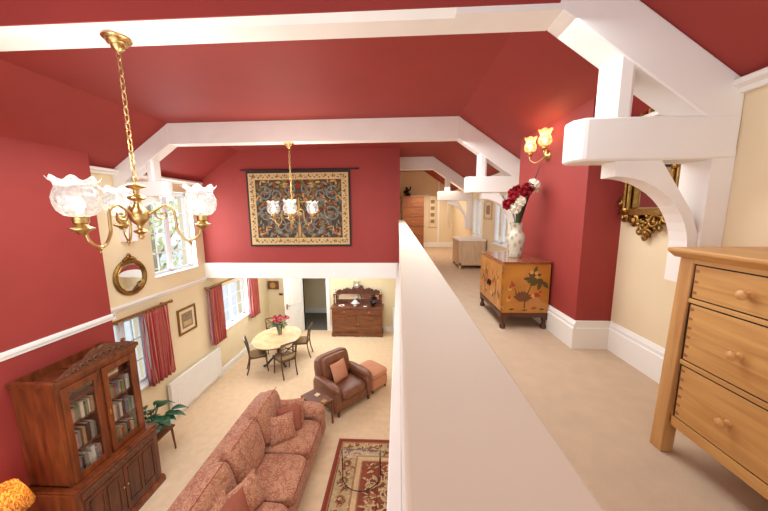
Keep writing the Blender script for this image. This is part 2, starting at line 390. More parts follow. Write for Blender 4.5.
# tapestry wall, landing walls
mb = MB(); mb.prism([(XL, -1.2), (.03, -1.2), (.03, ZK+.02), (KL, ZK+.02), (XL, roof(XL)+.02)], YT, YT+.12)
struct('wall_tapestry', mb, M['red'])
mb = MB(); mb.box(-.14, -.02, YT+.12, YC, UF, ZK+.02); struct('wall_landing', mb, M['cream_up'])
mb = MB(); mb.prism([(-.14, UF), (XR, UF), (XR, roof(XR)+.02), (KR, ZK+.02), (-.14, ZK+.02)], YC, YC+.1); struct('wall_end', mb, M['cream_up'])
# floors and ceilings
mb = MB(); mb.box(XL, XR, YB, YF+.02, GF-.1, GF); struct('floor_lower', mb, M['carpet_low'])
Lp = [(0, YB), (XR, YB), (XR, YC), (XL, YC), (XL, YT), (0, YT)]
mb = MB(); mb.prism(Lp, UF-.03, UF, 'z'); struct('floor_upper', mb, M['carpet_up'])
mb = MB(); mb.prism(Lp, -1.46, UF-.03, 'z'); struct('ceiling_lower', mb, M['white'])
mb = MB()
mb.prism([(XL-.3, roof(XL-.3)), (KL, ZK), (KR, ZK), (XR+.3, roof(XR+.3)), (XR+.3, roof(XR+.3)+.1), (KR, ZK+.1), (KL, ZK+.1), (XL-.3, roof(XL-.3)+.1)], YB, YC+.1)
struct('ceiling', mb, M['red'])
# parapet and floor-edge bands
mb = MB(); mb.box(.012, .112, YB, YT, UF, -.18); struct('wall_parapet', mb, M['white'])
mb = MB(); mb.box(.0042, .1175, YB, YT, -.183, -.168); struct('trim_1', mb, M['parapet_top'], bevel=.003)
mb = MB(); mb.box(-.047, .012, YB, YT-.05, -1.46, -1.12); struct('trim_2', mb, M['white'], bevel=.006)
mb = MB(); mb.box(XL, .0, YT-.05, YT, -1.46, -1.11); struct('trim_3', mb, M['white'], bevel=.006)
def rail(name, x, sgn, y0, y1, z0, z1, d, mat='white'):
    mb = MB(); h = z1-z0
    mb.prism([(x, z0), (x+sgn*d*.45, z0), (x+sgn*d*.6, z0+h*.3), (x+sgn*d, z0+h*.5), (x+sgn*d, z0+h*.85), (x+sgn*d*.7, z1), (x, z1)], y0, y1)
    return struct(name, mb, M[mat])
rail('trim_4', XBR, 1, YB, YBR+.02, -1.525, -1.435, .03)
mb = MB(); mb.box(XL, XBR+.03, YBR, YBR+.03, -1.525, -1.435); struct('trim_5', mb, M['white'])
rail('trim_6', XL, 1, YBR+.03, YT-.05, -1.515, -1.43, .04, 'white')
rail('trim_7', XL, 1, YBR, YT, .60, .69, .12)
rail('trim_8', XR, -1, YB, PY0, .61, .685, .07)
rail('trim_9', XR, -1, PY1, YC, .61, .685, .07)
def skirt(name, x, sgn, y0, y1, z, h, mat='white'):
    mb = MB(); d = .028
    mb.prism([(x, z), (x+sgn*d, z), (x+sgn*d, z+h*.74), (x+sgn*d*.75, z+h*.78), (x+sgn*d*.75, z+h*.88), (x+sgn*d*.3, z+h), (x, z+h)], y0, y1)
    return struct(name, mb, M[mat])
skirt('baseboard_right', XR, -1, YB, PY0, UF, .25)
skirt('baseboard_breast', PX, -1, PY0-.028, PY1, UF, .25)
skirt('baseboard_landing', XR, -1, PY1, YC, UF, .2)
mb = MB(); mb.box(PX, XR-.028, PY0-.028, PY0, UF, UF+.19); mb.box(PX, XR-.02, PY0-.02, PY0, UF+.19, UF+.25); struct('baseboard_return', mb, M['white'])
skirt('baseboard_left', XL, 1, YBR, YF, GF, .17)
mb = MB(); mb.box(XL, -3.35, YF-.025, YF, GF, GF+.17); mb.box(-2.32, XR, YF-.025, YF, GF, GF+.17); struct('baseboard_far', mb, M['white'])
mb = MB(); mb.box(.86, XR-.03, YC-.02, YC, UF, UF+.16); struct('baseboard_end', mb, M['white'])
# door frame, door
mb = MB()
for x in (DX0-.12, DX1): mb.box(x, x+.12, YF-.03, YF+.13, GF, DZ+.12)
mb.box(DX0, DX1, YF-.03, YF+.13, DZ, DZ+.12)
struct('trim_10', mb, M['white'], bevel=.006)
door = tag(bpy.data.objects.new('door_1', None), kind='structure'); COL.objects.link(door)
dang = math.radians(-122)
door.location = (DX0, YF-.05, GF); door.rotation_euler = (0, 0, dang)
WM['door_1'] = Matrix.Translation(door.location) @ Matrix.Rotation(dang, 4, 'Z')
mb = MB(); mb.box(0, .72, -.02, .02, .01, 2.03)
for z0, z1 in ((.15, .85), (1.05, 1.9)):
    for x0, x1 in ((.1, .33), (.39, .62)):
        for s in (-1, 1):
            for a, b, c, d in ((x0, x1, z0, z0+.02), (x0, x1, z1-.02, z1), (x0, x0+.02, z0, z1), (x1-.02, x1, z0, z1)): mb.box(a, b, min(s*.02, s*.03), max(s*.02, s*.03), c, d)
obj('panel', mb, M['white'], door, local=True)
mb = MB()
for s in (-1, 1):
    mb.box(.64, .69, min(s*.02, s*.03), max(s*.02, s*.03), .95, 1.12); mb.tube([(.665, s*.03, 1.06), (.665, s*.06, 1.06), (.56, s*.065, 1.06)], .01)
obj('handle', mb, M['brass'], door, local=True, smooth=40)
# end wall panelling strips + narrow window strip
mb = MB()
for x in (1.33, ): mb.box(x, x+.05, YC-.03, YC, UF, roof(x)-.02)
struct('trim_11', mb, M['white'])

# windows
def window(n, x, sg, y0, y1, z0, z1, cols, rows, sill=.0, inset=.16, deep=0):
    xo = x-sg*inset        # frame plane, outwards from the room
    fr = MB(); t = .05; d = .03
    a, b = min(xo-d, xo+d), max(xo-d, xo+d)
    fr.box(a, b, y0, y0+t, z0, z1); fr.box(a, b, y1-t, y1, z0, z1); fr.box(a, b, y0, y1, z0, z0+t); fr.box(a, b, y0, y1, z1-t, z1)
    ym = (y0+y1)/2; fr.box(a, b, ym-.035, ym+.035, z0, z1)
    root = tag(obj('window_%d' % n, fr, M['lead']), kind='structure')
    WM[root.name] = Matrix.Identity(4)
    for (p, q) in ((y0+t, ym-.035), (ym+.035, y1-t)):
        sm = MB(); s = .028; e = .02
        sm.box(xo-e, xo+e, p, p+s, z0+t, z1-t); sm.box(xo-e, xo+e, q-s, q, z0+t, z1-t); sm.box(xo-e, xo+e, p, q, z0+t, z0+t+s); sm.box(xo-e, xo+e, p, q, z1-t-s, z1-t)
        for i in range(1, cols): yy = p+(q-p)*i/cols; sm.box(xo-.012, xo+.012, yy-.009, yy+.009, z0+t, z1-t)
        for j in range(1, rows): zz = z0+t+(z1-z0-2*t)*j/rows; sm.box(xo-.012, xo+.012, p, q, zz-.009, zz+.009)
        obj('casement', sm, M['lead'], root)
        pn = MB(); pn.add([(xo, p, z0+t), (xo, q, z0+t), (xo, q, z1-t), (xo, p, z1-t)], [(0,1,2,3)]); obj('pane', pn, M['pane'], root)
    sl = MB(); xi = x+sg*.03; sl.box(min(xo, xi), max(xo, xi), y0-.03 if 0 else y0+.001, y1-.001, z0-.001, z0+.03); obj('sill', sl, M['white'], root, bevel=.006)
    lin_ = MB(); e = .006
    for (p, q) in ((y0, y0+e), (y1-e, y1)): lin_.box(min(xo, x), max(xo, x), p+.0005, q-.0005, z0+.03, z1-.0005)
    lin_.box(min(xo, x), max(xo, x), y0+e, y1-e, z1-e, z1-.0005)
    obj('reveal', lin_, M['white'], root)
    return root
window(1, XL, 1, *W_UP, 2, 4); window(2, XL, 1, *W_L1, 2, 3); window(3, XL, 1, *W_L2, 2, 3)
window(4, XR, -1, *W_R1, 1, 1, inset=.035); window(5, XR, -1, *W_R2, 1, 1, inset=.035)

# garden outside: gravel and trees seen through the panes
mb = MB(); mb.box(-40, XL-.33, -20, 40, GF-.4, GF-.3); struct('ground_gravel', mb, M['lawn'])
def tree(label, x, y, h, r, mat, seed):
    rd = random.Random(seed)
    t = thing('garden_tree', label, 'tree', (x, y, GF-.3), 0)
    tr = MB(); tr.tube([(0,0,0), (.05,.05,h*.4), (0,.1,h*.75)], [.16,.12,.05]); 
    for k in range(5):
        a = k*1.3; tr.tube([(.04,.05,h*(.35+.08*k)), (math.cos(a)*r*.6, math.sin(a)*r*.6, h*(.55+.08*k))], [.05,.02], 6)
    obj('trunk', tr, M['bark'], t, local=True, smooth=True)
    fo = MB()
    for k in range(800):
        d = Vector((rd.gauss(0,1), rd.gauss(0,1), rd.gauss(0,1))); d.normalize(); d *= r*rd.random()**.4
        c = Vector((d.x, d.y, h*.68+d.z*h*.36/r)); s = rd.uniform(.06, .13)
        u = Vector((rd.gauss(0,1), rd.gauss(0,1), rd.gauss(0,1))).normalized(); v = u.orthogonal().normalized()
        fo.add([c+u*s, c+v*s*.5, c-u*s, c-v*s*.5], [(0,1,2,3)])
    obj('foliage', fo, mat, t, local=True)
tree('tall yellow-green garden tree seen through the upper window on the left wall', -8.2, 9.4, 6.3, 1.7, M['fol'], 3)
tree('golden autumn tree beyond the upper window, left of the yellow-green one', -9.0, 6.4, 6.0, 1.5, M['fol2'], 4)

# ------------------------------------------------------------------ roof trusses
def truss(label, y0, full=True, red_front=False):
    y1 = y0+.185
    t = thing('roof_truss', label, 'beam', (KR, y0, 0), 0)
    A = (KL, ZK) if full else (.035, ZK); B = (KR, ZK)
    mb = MB(); x0 = KL if full else .035
    if red_front:
        mb.prism([(y0+.035, ZK-.3), (y1, ZK-.3), (y1, ZK-.002), (y0, ZK-.002), (y0, ZK-.268)], x0, .31, 'x'); mb.box(.31, KR, y0, y1, ZK-.3, ZK-.002)
    else: mb.box(x0, KR, y0, y1, ZK-.3, ZK-.002)
    cl = obj('collar', mb, [M['timber'], M['red']] if red_front else M['timber'], t)
    if red_front:
        # chamfered lower front edge that stops short of the knee; face above is red plaster
        bm = MB(); bm.mi = 1; bm.box(KL, KR-.02, y0-.010, y0-.001, ZK-.268, ZK-.004)
        o = obj('bulkhead', bm, [M['timber'], M['red']], t); o['label'] = 'red plastered face above the collar'
    sides = (1, -1) if full else (1,)
    for s in sides:
        def X(x): return x if s > 0 else KL+KR-x
        def pl(pts): return [(X(a), b) for a, b in pts]
        mb = MB(); e = XR-.001
        mb.prism(pl([(KR, ZK-.002), (e, roof(e)-.002), (e, roof(e)-.302), (KR, ZK-.3)]), y0, y1); obj('rafter', mb, M['timber'], t, bevel=.008)
        mb = MB(); c = .028
        mb.prism([(X(1.17), y0+c), (X(1.17), y1-c), (X(1.17+c), y1-.006), (X(1.285-c), y1-.006), (X(1.285), y1-c), (X(1.285), y0+c), (X(1.285-c), y0+.006), (X(1.17+c), y0+.006)], .50, roof(1.235)-.265, 'z')
        obj('post', mb, M['timber'], t)
        mb = MB(); zl, zh = .275, .505; c = .05
        plan = [(X(.985), y0+c), (X(1.035), y0-.004), (X(e), y0-.004), (X(e), y1+.004), (X(1.035), y1+.004), (X(.985), y1-c)]
        mb.prism(plan, zl, zh, 'z'); obj('hammer_beam', mb, M['timber'], t, bevel=.01, seg=1)
        # arched brace
        arc = []
        for k in range(13):
            a = PI/2*k/12; arc.append((1.225+.445*math.sin(a), -.24+.43*math.cos(a)))
        poly = [(1.225, zl+.002)]+arc+[(1.67, -.43), (1.719, -.43), (1.719, -.14), (1.66, .0), (1.47, zl+.002)]
        mb = MB(); mb.prism(pl(poly), y0+.02, y1-.045); obj('brace', mb, M['timber'], t)
        mb = MB(); mb.prism(pl([(1.721, -.43), (e, -.43), (e, zl+.05), (1.721, zl+.05)]), y0+.002, y1-.002); obj('wall_post', mb, M['timber'], t, bevel=.0)
    return t
truss('nearest white painted roof truss, its big hammer beam above the gilt mirror', 1.77, True, True)
truss('middle white roof truss in front of the tapestry, red flowers before its right bracket', 4.5)
truss('far white roof truss over the landing, beyond the tapestry wall', 7.6, False)

# ------------------------------------------------------------------ chandeliers
def arc_pts(pts, n=6):   # catmull-rom
    P = [Vector(p) for p in pts]; P = [P[0]*2-P[1]]+P+[P[-1]*2-P[-2]]; out = []
    for i in range(1, len(P)-2):
        for k in range(n):
            t = k/n; a, b, c, d = P[i-1], P[i], P[i+1], P[i+2]
            out.append(.5*((2*b)+(c-a)*t+(2*a-5*b+4*c-d)*t*t+(3*b-a-3*c+d)*t**3))
    out.append(P[-2]); return out
def chandelier(label, loc, a0, group):
    angs = [math.radians(a0+k*120) for k in range(3)]
    t = thing('chandelier', label, 'chandelier', loc, 0, group)
    mb = MB(); mb.lathe([(.072,-.001),(.075,-.008),(.070,-.014),(.056,-.018),(.054,-.034),(.050,-.038),(.036,-.042),(.034,-.058),(.020,-.072),(.012,-.078),(.010,-.088),(0,-.09)][::-1], n=24)
    obj('ceiling_rose', mb, M['brass'], t, local=True, smooth=40)
    ch = MB(); z = -.075; k = 0; zt = -.80
    while z > zt:
        L = .036; a = (k % 2)*PI/2; pts = []
        for i in range(10):
            th = 2*PI*i/10; u = .0125*math.cos(th); v = .028*math.sin(th)
            pts.append((u*math.cos(a), u*math.sin(a), z-.024+v))
        ch.tube(pts, .0036, 5, True); z -= .0445; k += 1
    obj('chain', ch, M['brass'], t, local=True, smooth=True)
    B = -1.05      # body centre below the rose
    prof = [(.0,.245),(.013,.24),(.016,.225),(.008,.212),(.012,.20),(.05,.19),(.056,.182),(.048,.172),(.018,.162),(.015,.135),(.05,.118),(.054,.108),(.044,.098),(.02,.09),(.017,.075),(.03,.055),(.05,.03),(.058,0),(.05,-.03),(.032,-.052),(.016,-.066),(.013,-.085),(.036,-.098),(.04,-.106),(.03,-.114),(.012,-.126),(.016,-.138),(.008,-.152),(0,-.16)]
    mb = MB(); mb.lathe([(r*1.0, zz+B) for r, zz in prof][::-1], n=24); obj('body', mb, M['brass'], t, local=True, smooth=50)
    for a in angs:
        R = Matrix.Rotation(a, 4, 'Z')
        mb = MB(); mb.M = R
        p = [(.045,0,B),(.09,0,B+.035),(.14,0,B+.062),(.185,0,B+.035),(.195,0,B-.03),(.20,0,B-.10),(.235,0,B-.165),(.275,0,B-.175),(.32,0,B-.14),(.335,0,B-.09)]
        mb.tube(arc_pts(p), .0085, 8)
        sp = [(.165,0,B+.05),(.12,0,B+.055),(.085,0,B+.02),(.10,0,B-.022),(.14,0,B-.02),(.145,0,B+.012),(.12,0,B+.012)]
        mb.tube(arc_pts(sp), .006, 6); mb.ell((.12,0,B+.012), .011)
        mb.lathe([(0,-.035),(.006,-.03),(.004,-.02),(.014,-.01),(.01,0),(0,.002)], (.27,0,B-.178), 10)
        arm = obj('arm', mb, M['brass'], t, local=True, smooth=50)
        mb = MB(); mb.M = R; c = (.35, 0, B-.085)
        mb.lathe([(0,-.02),(.016,-.016),(.03,0),(.052,.012),(.055,.02),(.034,.028),(.026,.04),(.034,.048),(.034,.075),(.038,.08),(.03,.083),(0,.083)], c, 20)
        obj('lamp_holder', mb, M['brass'], arm, local=True, smooth=40)
        mb = MB(); mb.M = R
        zb = B-.005
        pr_ = [(.034,0),(.062,.008),(.085,.036),(.096,.072),(.096,.104),(.087,.136),(.079,.156),(.082,.172),(.091,.188),(.103,.197)]
        def wob(j, th, r, zz):
            if j >= 7: return r*(1+.03*math.cos(8*th)*(j-6)/2), zz+.008*math.cos(8*th)*(j-6)/2
            return r*(1+.012*math.cos(18*th)), zz
        mb.shell(pr_, (.35, 0, zb), 72, wob); obj('glass_shade', mb, M['shade'], arm, local=True, smooth=True)
        mb = MB(); mb.M = R; mb.ell((.35, 0, zb+.065), (.028,.028,.038)); obj('bulb', mb, M['bulb'], arm, local=True, smooth=True)
        d = bpy.data.lights.new('chandelier_bulb', 'POINT'); d.energy = 10; d.color = (1, .95, .86); d.shadow_soft_size = .1
        lo = bpy.data.objects.new('chandelier_bulb', d); COL.objects.link(lo); lo.parent = arm; lo.location = R @ Vector((.35, 0, zb+.42))
    return t
chandelier('near brass chandelier with three lit frosted glass shades, hanging from the nearest truss', (-1.68, 1.86, 1.045), 268, 'brass chandeliers')
chandelier('far brass chandelier hanging in front of the tapestry', (-1.655, 4.6, 1.045), 285, 'brass chandeliers')

# ------------------------------------------------------------------ leaf shapes for woven and painted decoration
def leafpoly(cx, cy, L, Wd, a, lob=3):
    pts = []; n = 4*lob
    for i in range(n+1):
        t = i/n; wv = Wd*math.sin(PI*t**.8)*(1 if i % 2 == 0 else .72); pts.append((t*L, wv))
    for i in range(n-1, 0, -1):
        t = i/n; wv = Wd*math.sin(PI*t**.8)*(1 if i % 2 == 0 else .72); pts.append((t*L, -wv))
    c, s = math.cos(a), math.sin(a)
    return [(cx+x*c-y*s, cy+x*s+y*c) for x, y in pts]
def scroll(cx, cy, r, a0, turns, w0, hand=1, n=22):
    L = []; Rr = []
    for i in range(n+1):
        t = i/n; rr = r*(1-.85*t); a = a0+hand*2*PI*turns*t; wd = w0*(1-.6*t)*(1+.25*math.cos(i*2.2))
        L.append((cx+(rr+wd)*math.cos(a), cy+(rr+wd)*math.sin(a))); Rr.append((cx+(rr-wd)*math.cos(a), cy+(rr-wd)*math.sin(a)))
    return L, Rr
class Flat:      # flat coloured shapes laid on a plane; P maps (u, v, h) to the world
    def __init__(s, mb, P, h=.0006): s.mb = mb; s.P = P; s.h = h
    def poly(s, pts, mi):
        ar = sum(pts[i][0]*pts[(i+1) % len(pts)][1]-pts[(i+1) % len(pts)][0]*pts[i][1] for i in range(len(pts)))
        if ar < 0: pts = pts[::-1]
        s.mb.mi = mi; s.mb.add([s.P(u, v, s.h) for u, v in pts], [tuple(range(len(pts)))]); s.h += .000012
    def strip(s, LR, mi):
        L, R = LR; s.mb.mi = mi; n = len(L)
        s.mb.add([s.P(u, v, s.h) for u, v in L+R], [(i, i+1, n+i+1, n+i) for i in range(n-1)]); s.h += .000012
    def disc(s, u, v, r, mi, n=10, e=1): s.poly([(u+r*math.cos(2*PI*i/n), v+e*r*math.sin(2*PI*i/n)) for i in range(n)], mi)
    def rect(s, a, b, c, d, mi): s.poly([(a, c), (b, c), (b, d), (a, d)], mi)

# ------------------------------------------------------------------ tapestry on its rod
TW, TH, TCX, TCZ, TYY = 2.27, 1.645, -2.17, .092, 6.462
t = thing('tapestry', 'large woven leafy tapestry with cream border on the red wall', 'tapestry', (TCX, TYY, TCZ-TH/2))
mb = MB()
n = 24                      # cloth with gentle waves
def cloth_y(u, v): return TYY
Pt = lambda u, v, h: (TCX+u, cloth_y(u, v)-.004-h, TCZ+v)
mb.mi = 0; mb.box(TCX-TW/2, TCX+TW/2, TYY-.002, TYY+.006, TCZ-TH/2, TCZ+TH/2)
fl = Flat(mb, Pt, .004)
def gridrect(a, b, c, d, mi, k=14):
    for i in range(k): fl.rect(a+(b-a)*i/k, a+(b-a)*(i+1)/k, c, d, mi); fl.h -= .000012
    fl.h += .0003
gridrect(-TW/2, TW/2, -TH/2, TH/2, 0); gridrect(-TW/2+.04, TW/2-.04, -TH/2+.04, TH/2-.06, 1); gridrect(-TW/2+.19, TW/2-.19, -TH/2+.19, TH/2-.2, 2)
rd = random.Random(11)
iw, ih = TW/2-.19, TH/2-.2
def in_field(pts): return [(max(-iw, min(iw, u)), max(-ih, min(ih, v))) for u, v in pts]
for k in range(330):        # mirrored foliage
    u = rd.uniform(.0, iw*.97); v = rd.uniform(-ih*.97, ih*.97); a = rd.uniform(0, 2*PI); L = rd.uniform(.07, .17); wd = L*rd.uniform(.13, .24)
    mi = rd.choice([3, 3, 4, 4, 5, 5, 6, 7, 8, 3] if v < 0 else [3, 5, 5, 6, 7, 7, 8, 4, 5, 8])
    for s in (1, -1): fl.poly(in_field([(s*x, y) for x, y in leafpoly(u, v, L, wd, a)]), mi)
for (u, v, r, a0, h) in ((.45, -.35, .2, 0, 1), (.72, -.12, .17, 2, -1), (.3, .05, .15, 4, 1), (.75, .32, .17, 1, 1), (.22, -.42, .14, 3, -1), (.5, .3, .14, 5, -1), (.2, .42, .13, 2.5, 1)):
    for s in (1, -1):
        for dk, mi in ((.026, 4), (.012, 3)):
            L, R = scroll(u, v, r, a0, 1.3, dk, h); fl.strip((in_field([(s*x, y) for x, y in L]), in_field([(s*x, y) for x, y in R])), mi)
        fl.disc(s*u, v, .028, 6, 9); fl.disc(s*u, v, .012, 7, 8)
for k in range(26):
    u = rd.uniform(0, iw*.95); v = rd.uniform(-ih*.9, ih*.95); r = rd.uniform(.012, .026); mi = rd.choice([6, 6, 7, 7, 8])
    for s in (1, -1): fl.disc(s*u, v, r, mi, 7); fl.disc(s*u, v, r*.4, rd.choice([2, 6]), 6)
L = [(-.018-.012*math.sin(q*.9), -ih+q*ih*1.4/12) for q in range(13)]; fl.strip((L, [(-a, b) for a, b in L]), 7)
for i in range(44):         # border motifs
    u = -TW/2+.12+i*(TW-.24)/43
    for v in (-TH/2+.118, TH/2-.13):
        fl.poly(leafpoly(u, v, .06, .014, i*1.7, 2), rd.choice([5, 8])); fl.disc(u+.03, v+.02*(-1)**i, .011, rd.choice([6, 5, 8, 6]), 7)
for i in range(32):
    v = -TH/2+.14+i*(TH-.28)/31
    for u in (-TW/2+.118, TW/2-.118):
        fl.poly(leafpoly(u, v, .06, .014, i*1.7, 2), rd.choice([5, 8])); fl.disc(u+.02*(-1)**i, v+.03, .011, rd.choice([6, 5, 8, 6]), 7)
obj('woven_panel', mb, [M['navy'], M['tap_cream'], M['tap_field'], M['tap_grey'], M['tap_blue'], M['tap_green'], M['tap_red'], M['tap_gold'], M['tap_brown']], t)
mb = MB(); zr = TCZ+TH/2+.012
mb.tube([(TCX-TW/2-.09, TYY, zr), (TCX+TW/2+.16, TYY, zr)], .012, 8)
for x in (TCX-TW/2-.1, TCX+TW/2+.17): mb.ell((x, TYY, zr), (.03,.018,.018)); mb.ell((x-.03*(1 if x < TCX else -1)*-1, TYY, zr), .02)
for x in (TCX-TW/2-.04, TCX+TW/2+.06): mb.box(x-.012, x+.012, TYY, YT-.003, zr-.02, zr+.01)
obj('rod', mb, M['iron'], t, smooth=40)

# ------------------------------------------------------------------ oak chest of drawers (right foreground)
CX0, CX1, CY0, CY1, CT = 1.32, 1.80, .40, 1.44, -.175
t = thing('chest_of_drawers', 'pale oak chest of three wide drawers standing against the cream wall, right foreground', 'chest of drawers', ((CX0+CX1)/2, (CY0+CY1)/2, UF))
mb = MB(); mb.box(CX0+.012, CX1, CY0+.01, CY1-.01, -1.035, CT-.045); obj('carcass', mb, M['oak'], t)
mb = MB(); mb.box(CX0+.010, CX0+.0118, CY0+.06, CY1-.06, -1.03, CT-.05); obj('gap_shade', mb, M['black'], t)  # black sheet standing in for the shade in the drawer gaps
mb = MB(); mb.prism([(CX0-.035, CT-.018), (CX0-.035, CT), (CX1+.01, CT), (CX1+.01, CT-.045), (CX0, CT-.045)], CY0-.03, CY1+.035); obj('top', mb, M['oak'], t, bevel=.006)
for (x, y) in ((CX0, CY0), (CX0, CY1-.065), (CX1-.06, CY0), (CX1-.06, CY1-.065)):
    mb = MB(); o_ = .012 if x == CX0 else 0; oy = .02 if y > 1 else -.02
    a = (x, x+.06, y, y+.065); z0, z1 = UF, CT-.045
    mb.add([(a[0]-o_, a[2]+max(oy, 0), z0), (a[1]-o_, a[2]+max(oy, 0), z0), (a[1]-o_, a[3]+oy, z0), (a[0]-o_, a[3]+oy, z0), (a[0], a[2], z1), (a[1], a[2], z1), (a[1], a[3], z1), (a[0], a[3], z1)],
           [(3,2,1,0),(4,5,6,7),(0,1,5,4),(1,2,6,5),(2,3,7,6),(3,0,4,7)])
    obj('leg', mb, M['oak_v'], t, bevel=.004)
for z0, z1 in ((-1.035, -.986), (-.715, -.694), (-.418, -.399), (-.24, -.215)):
    mb = MB(); mb.box(CX0+.002, CX0+.011, CY0+.062, CY1-.062, z0, z1); obj('rail', mb, M['oak'], t, bevel=.002)
for z0, z1, zk in ((-.980, -.722, -.853), (-.688, -.425, -.566), (-.393, -.246, -.322)):
    mb = MB(); mb.box(CX0+.004, CX0+.0105, CY0+.074, CY1-.074, z0, z1)
    # dovetails at the far end of each drawer side
    nd = max(3, int((z1-z0)/.04))
    for i in range(nd):
        z = z0+(i+.5)*(z1-z0)/nd; mb.mi = 2; mb.add([(CX0+.0036, CY1-.0745, z-.008), (CX0+.0036, CY1-.094, z-.005), (CX0+.0036, CY1-.094, z+.005), (CX0+.0036, CY1-.074, z+.008)], [(0,1,2,3)])
    dr = obj('drawer', mb, [M['oak'], M['black'], M['pine']], t, bevel=.002)
    for yk in (1.15, .69):
        mb = MB(); mb.M = Matrix.Translation((CX0+.004, yk, zk)) @ Matrix.Rotation(-PI/2, 4, 'Y'); mb.lathe([(.014,0),(.011,.006),(.009,.014),(.013,.024),(.019,.03),(.019,.036),(.012,.042),(0,.044)], n=16)
        obj('knob', mb, M['knob'], dr, smooth=40)

# ------------------------------------------------------------------ gilt mirror on the right wall
MX = XR-.002
t = thing('gilt_mirror', 'ornate carved gilt mirror hanging on the cream wall behind the arched bracket', 'mirror', (MX, 2.27, .0))
mb = MB(); mb.box(MX-.012, MX-.004, 2.08, 2.46, .02, .56); obj('glass', mb, M['mirror'], t)
fr = MB()
for y in (2.06, 2.46):
    for dy in (-.02, .02): fr.tube([(MX-.045, y+dy, -.0), (MX-.045, y+dy, .56)], .015, 10)
    fr.box(MX-.03, MX, y-.045, y+.045, -.02, .6)
    for z in (0, .28, .56): fr.lathe([(0,-.02),(.03,-.015),(.036,0),(.03,.015),(0,.02)], (MX-.04, y, z), 12)
fr.box(MX-.06, MX, 2.0, 2.52, -.035, -.005); fr.box(MX-.05, MX, 1.99, 2.53, -.005, .012); fr.box(MX-.06, MX, 2.0, 2.52, .57, .62)
obj('frame', fr, M['gilt'], t, smooth=40)
cr = MB(); cb = cr; ct = MB(); rd = random.Random(5)
def curl(cy, cz, r, a0, turns, th):
    pts = []
    for i in range(22):
        u = i/21; a = a0+turns*2*PI*u; rr = r*(1-.8*u); pts.append((MX-.03-.02*math.sin(PI*u), cy+rr*math.cos(a), cz+rr*math.sin(a)))
    cr.tube(pts, [th*(1-.5*i/21) for i in range(22)], 6); cr.ell((MX-.045, cy, cz), th*1.3, 8, 6)
for (y, z, r, a, tu) in ((2.36, -.085, .06, 0, 1.2), (2.18, -.085, .06, PI, -1.2), (2.27, -.115, .05, PI/2, 1.1), (2.45, -.05, .045, 1, -1.2), (2.09, -.05, .045, 2, 1.2), (2.30, -.165, .03, 0, 1), (2.24, -.165, .03, PI, -1),
                         (2.52, .05, .035, 0, 1.1), (2.02, .05, .035, PI, -1.1), (2.36, .68, .06, 0, 1.2), (2.18, .68, .06, PI, -1.2), (2.27, .72, .06, -PI/2, 1.1)):
    cr = ct if z > .4 else cb
    curl(y, z, r, a, tu, .016)
cr = cb
for k in range(26): cr.ell((MX-.03-rd.random()*.02, 2.27+max(-.13, min(.13, rd.gauss(0, .09))), -.08+max(-.05, min(.05, rd.gauss(0, .04)))), (.014, rd.uniform(.01, .028), rd.uniform(.01, .022)), 8, 6)
cr.ell((MX-.03, 2.27, -.2), (.018,.02,.028), 8, 6)
cr.box(MX-.02, MX, 2.1, 2.44, -.1, -.02); cr.box(MX-.02, MX, 2.25, 2.29, -.2, -.1); obj('carved_base', cr, M['gilt'], t, smooth=True)
ct.box(MX-.02, MX, 2.12, 2.42, .6, .7); obj('carved_crest', ct, M['gilt'], t, smooth=True)

# ------------------------------------------------------------------ wall sconces
def sconce(label, loc, rz, group):
    t = thing('wall_sconce', label, 'wall lamp', loc, rz, group)      # local: wall plane x=0, arms towards -x
    mb = MB(); mb.M = Matrix.Rotation(-PI/2, 4, 'Y'); mb.lathe([(.042,0),(.045,.006),(.03,.016),(.022,.03),(.014,.034),(0,.036)], n=20); mb.M = Matrix.Identity(4)
    mb.lathe([(0,-.06),(.008,-.05),(.012,-.035),(.02,-.02),(.02,.02),(.012,.05),(.006,.06),(.008,.07),(0,.075)], (-.022, 0, 0), 14)
    obj('backplate', mb, M['brass'], t, local=True, smooth=50)
    for s in (-1, 1):
        mb = MB(); mb.tube(arc_pts([(-.03,0,.0),(-.06,s*.05,-.04),(-.09,s*.11,-.05),(-.12,s*.155,-.01),(-.12,s*.16,.03)]), .006, 8)
        mb.lathe([(0,-.01),(.012,-.006),(.024,.004),(.03,.012),(.02,.02),(.018,.034),(.022,.038),(0,.04)], (-.12, s*.16, .03), 16)
        a = obj('arm', mb, M['brass'], t, local=True, smooth=50)
        def wob(j, th, r, zz): return (r*(1+(.06*math.cos(6*th) if j >= 5 else 0)), zz+(.006*math.cos(6*th) if j >= 5 else 0))
        mb = MB(); mb.shell([(.02,0),(.05,.012),(.064,.045),(.056,.08),(.044,.10),(.05,.125),(.066,.15)], (-.12, s*.16, .066), 48, wob); obj('glass_shade', mb, M['amber'], a, local=True, smooth=True)
        mb = MB(); mb.ell((-.12, s*.16, .12), (.02,.02,.03)); obj('bulb', mb, M['bulb_warm'], a, local=True, smooth=True)
        d = bpy.data.lights.new('sconce_bulb', 'POINT'); d.energy = 1.3; d.color = (1, .62, .3); d.shadow_soft_size = .04
        lo = bpy.data.objects.new('sconce_bulb', d); COL.objects.link(lo); lo.parent = a; lo.location = (-.12, s*.16, .19)
    return t
sc1 = sconce('brass double wall sconce with lit amber tulip shades on the red breast above the vase', (PX, 3.24, .56), 0, 'double wall sconces')
sconce('small lit double wall sconce far along the landing, beside the far truss', (XR, 8.3, .55), 0, 'double wall sconces')

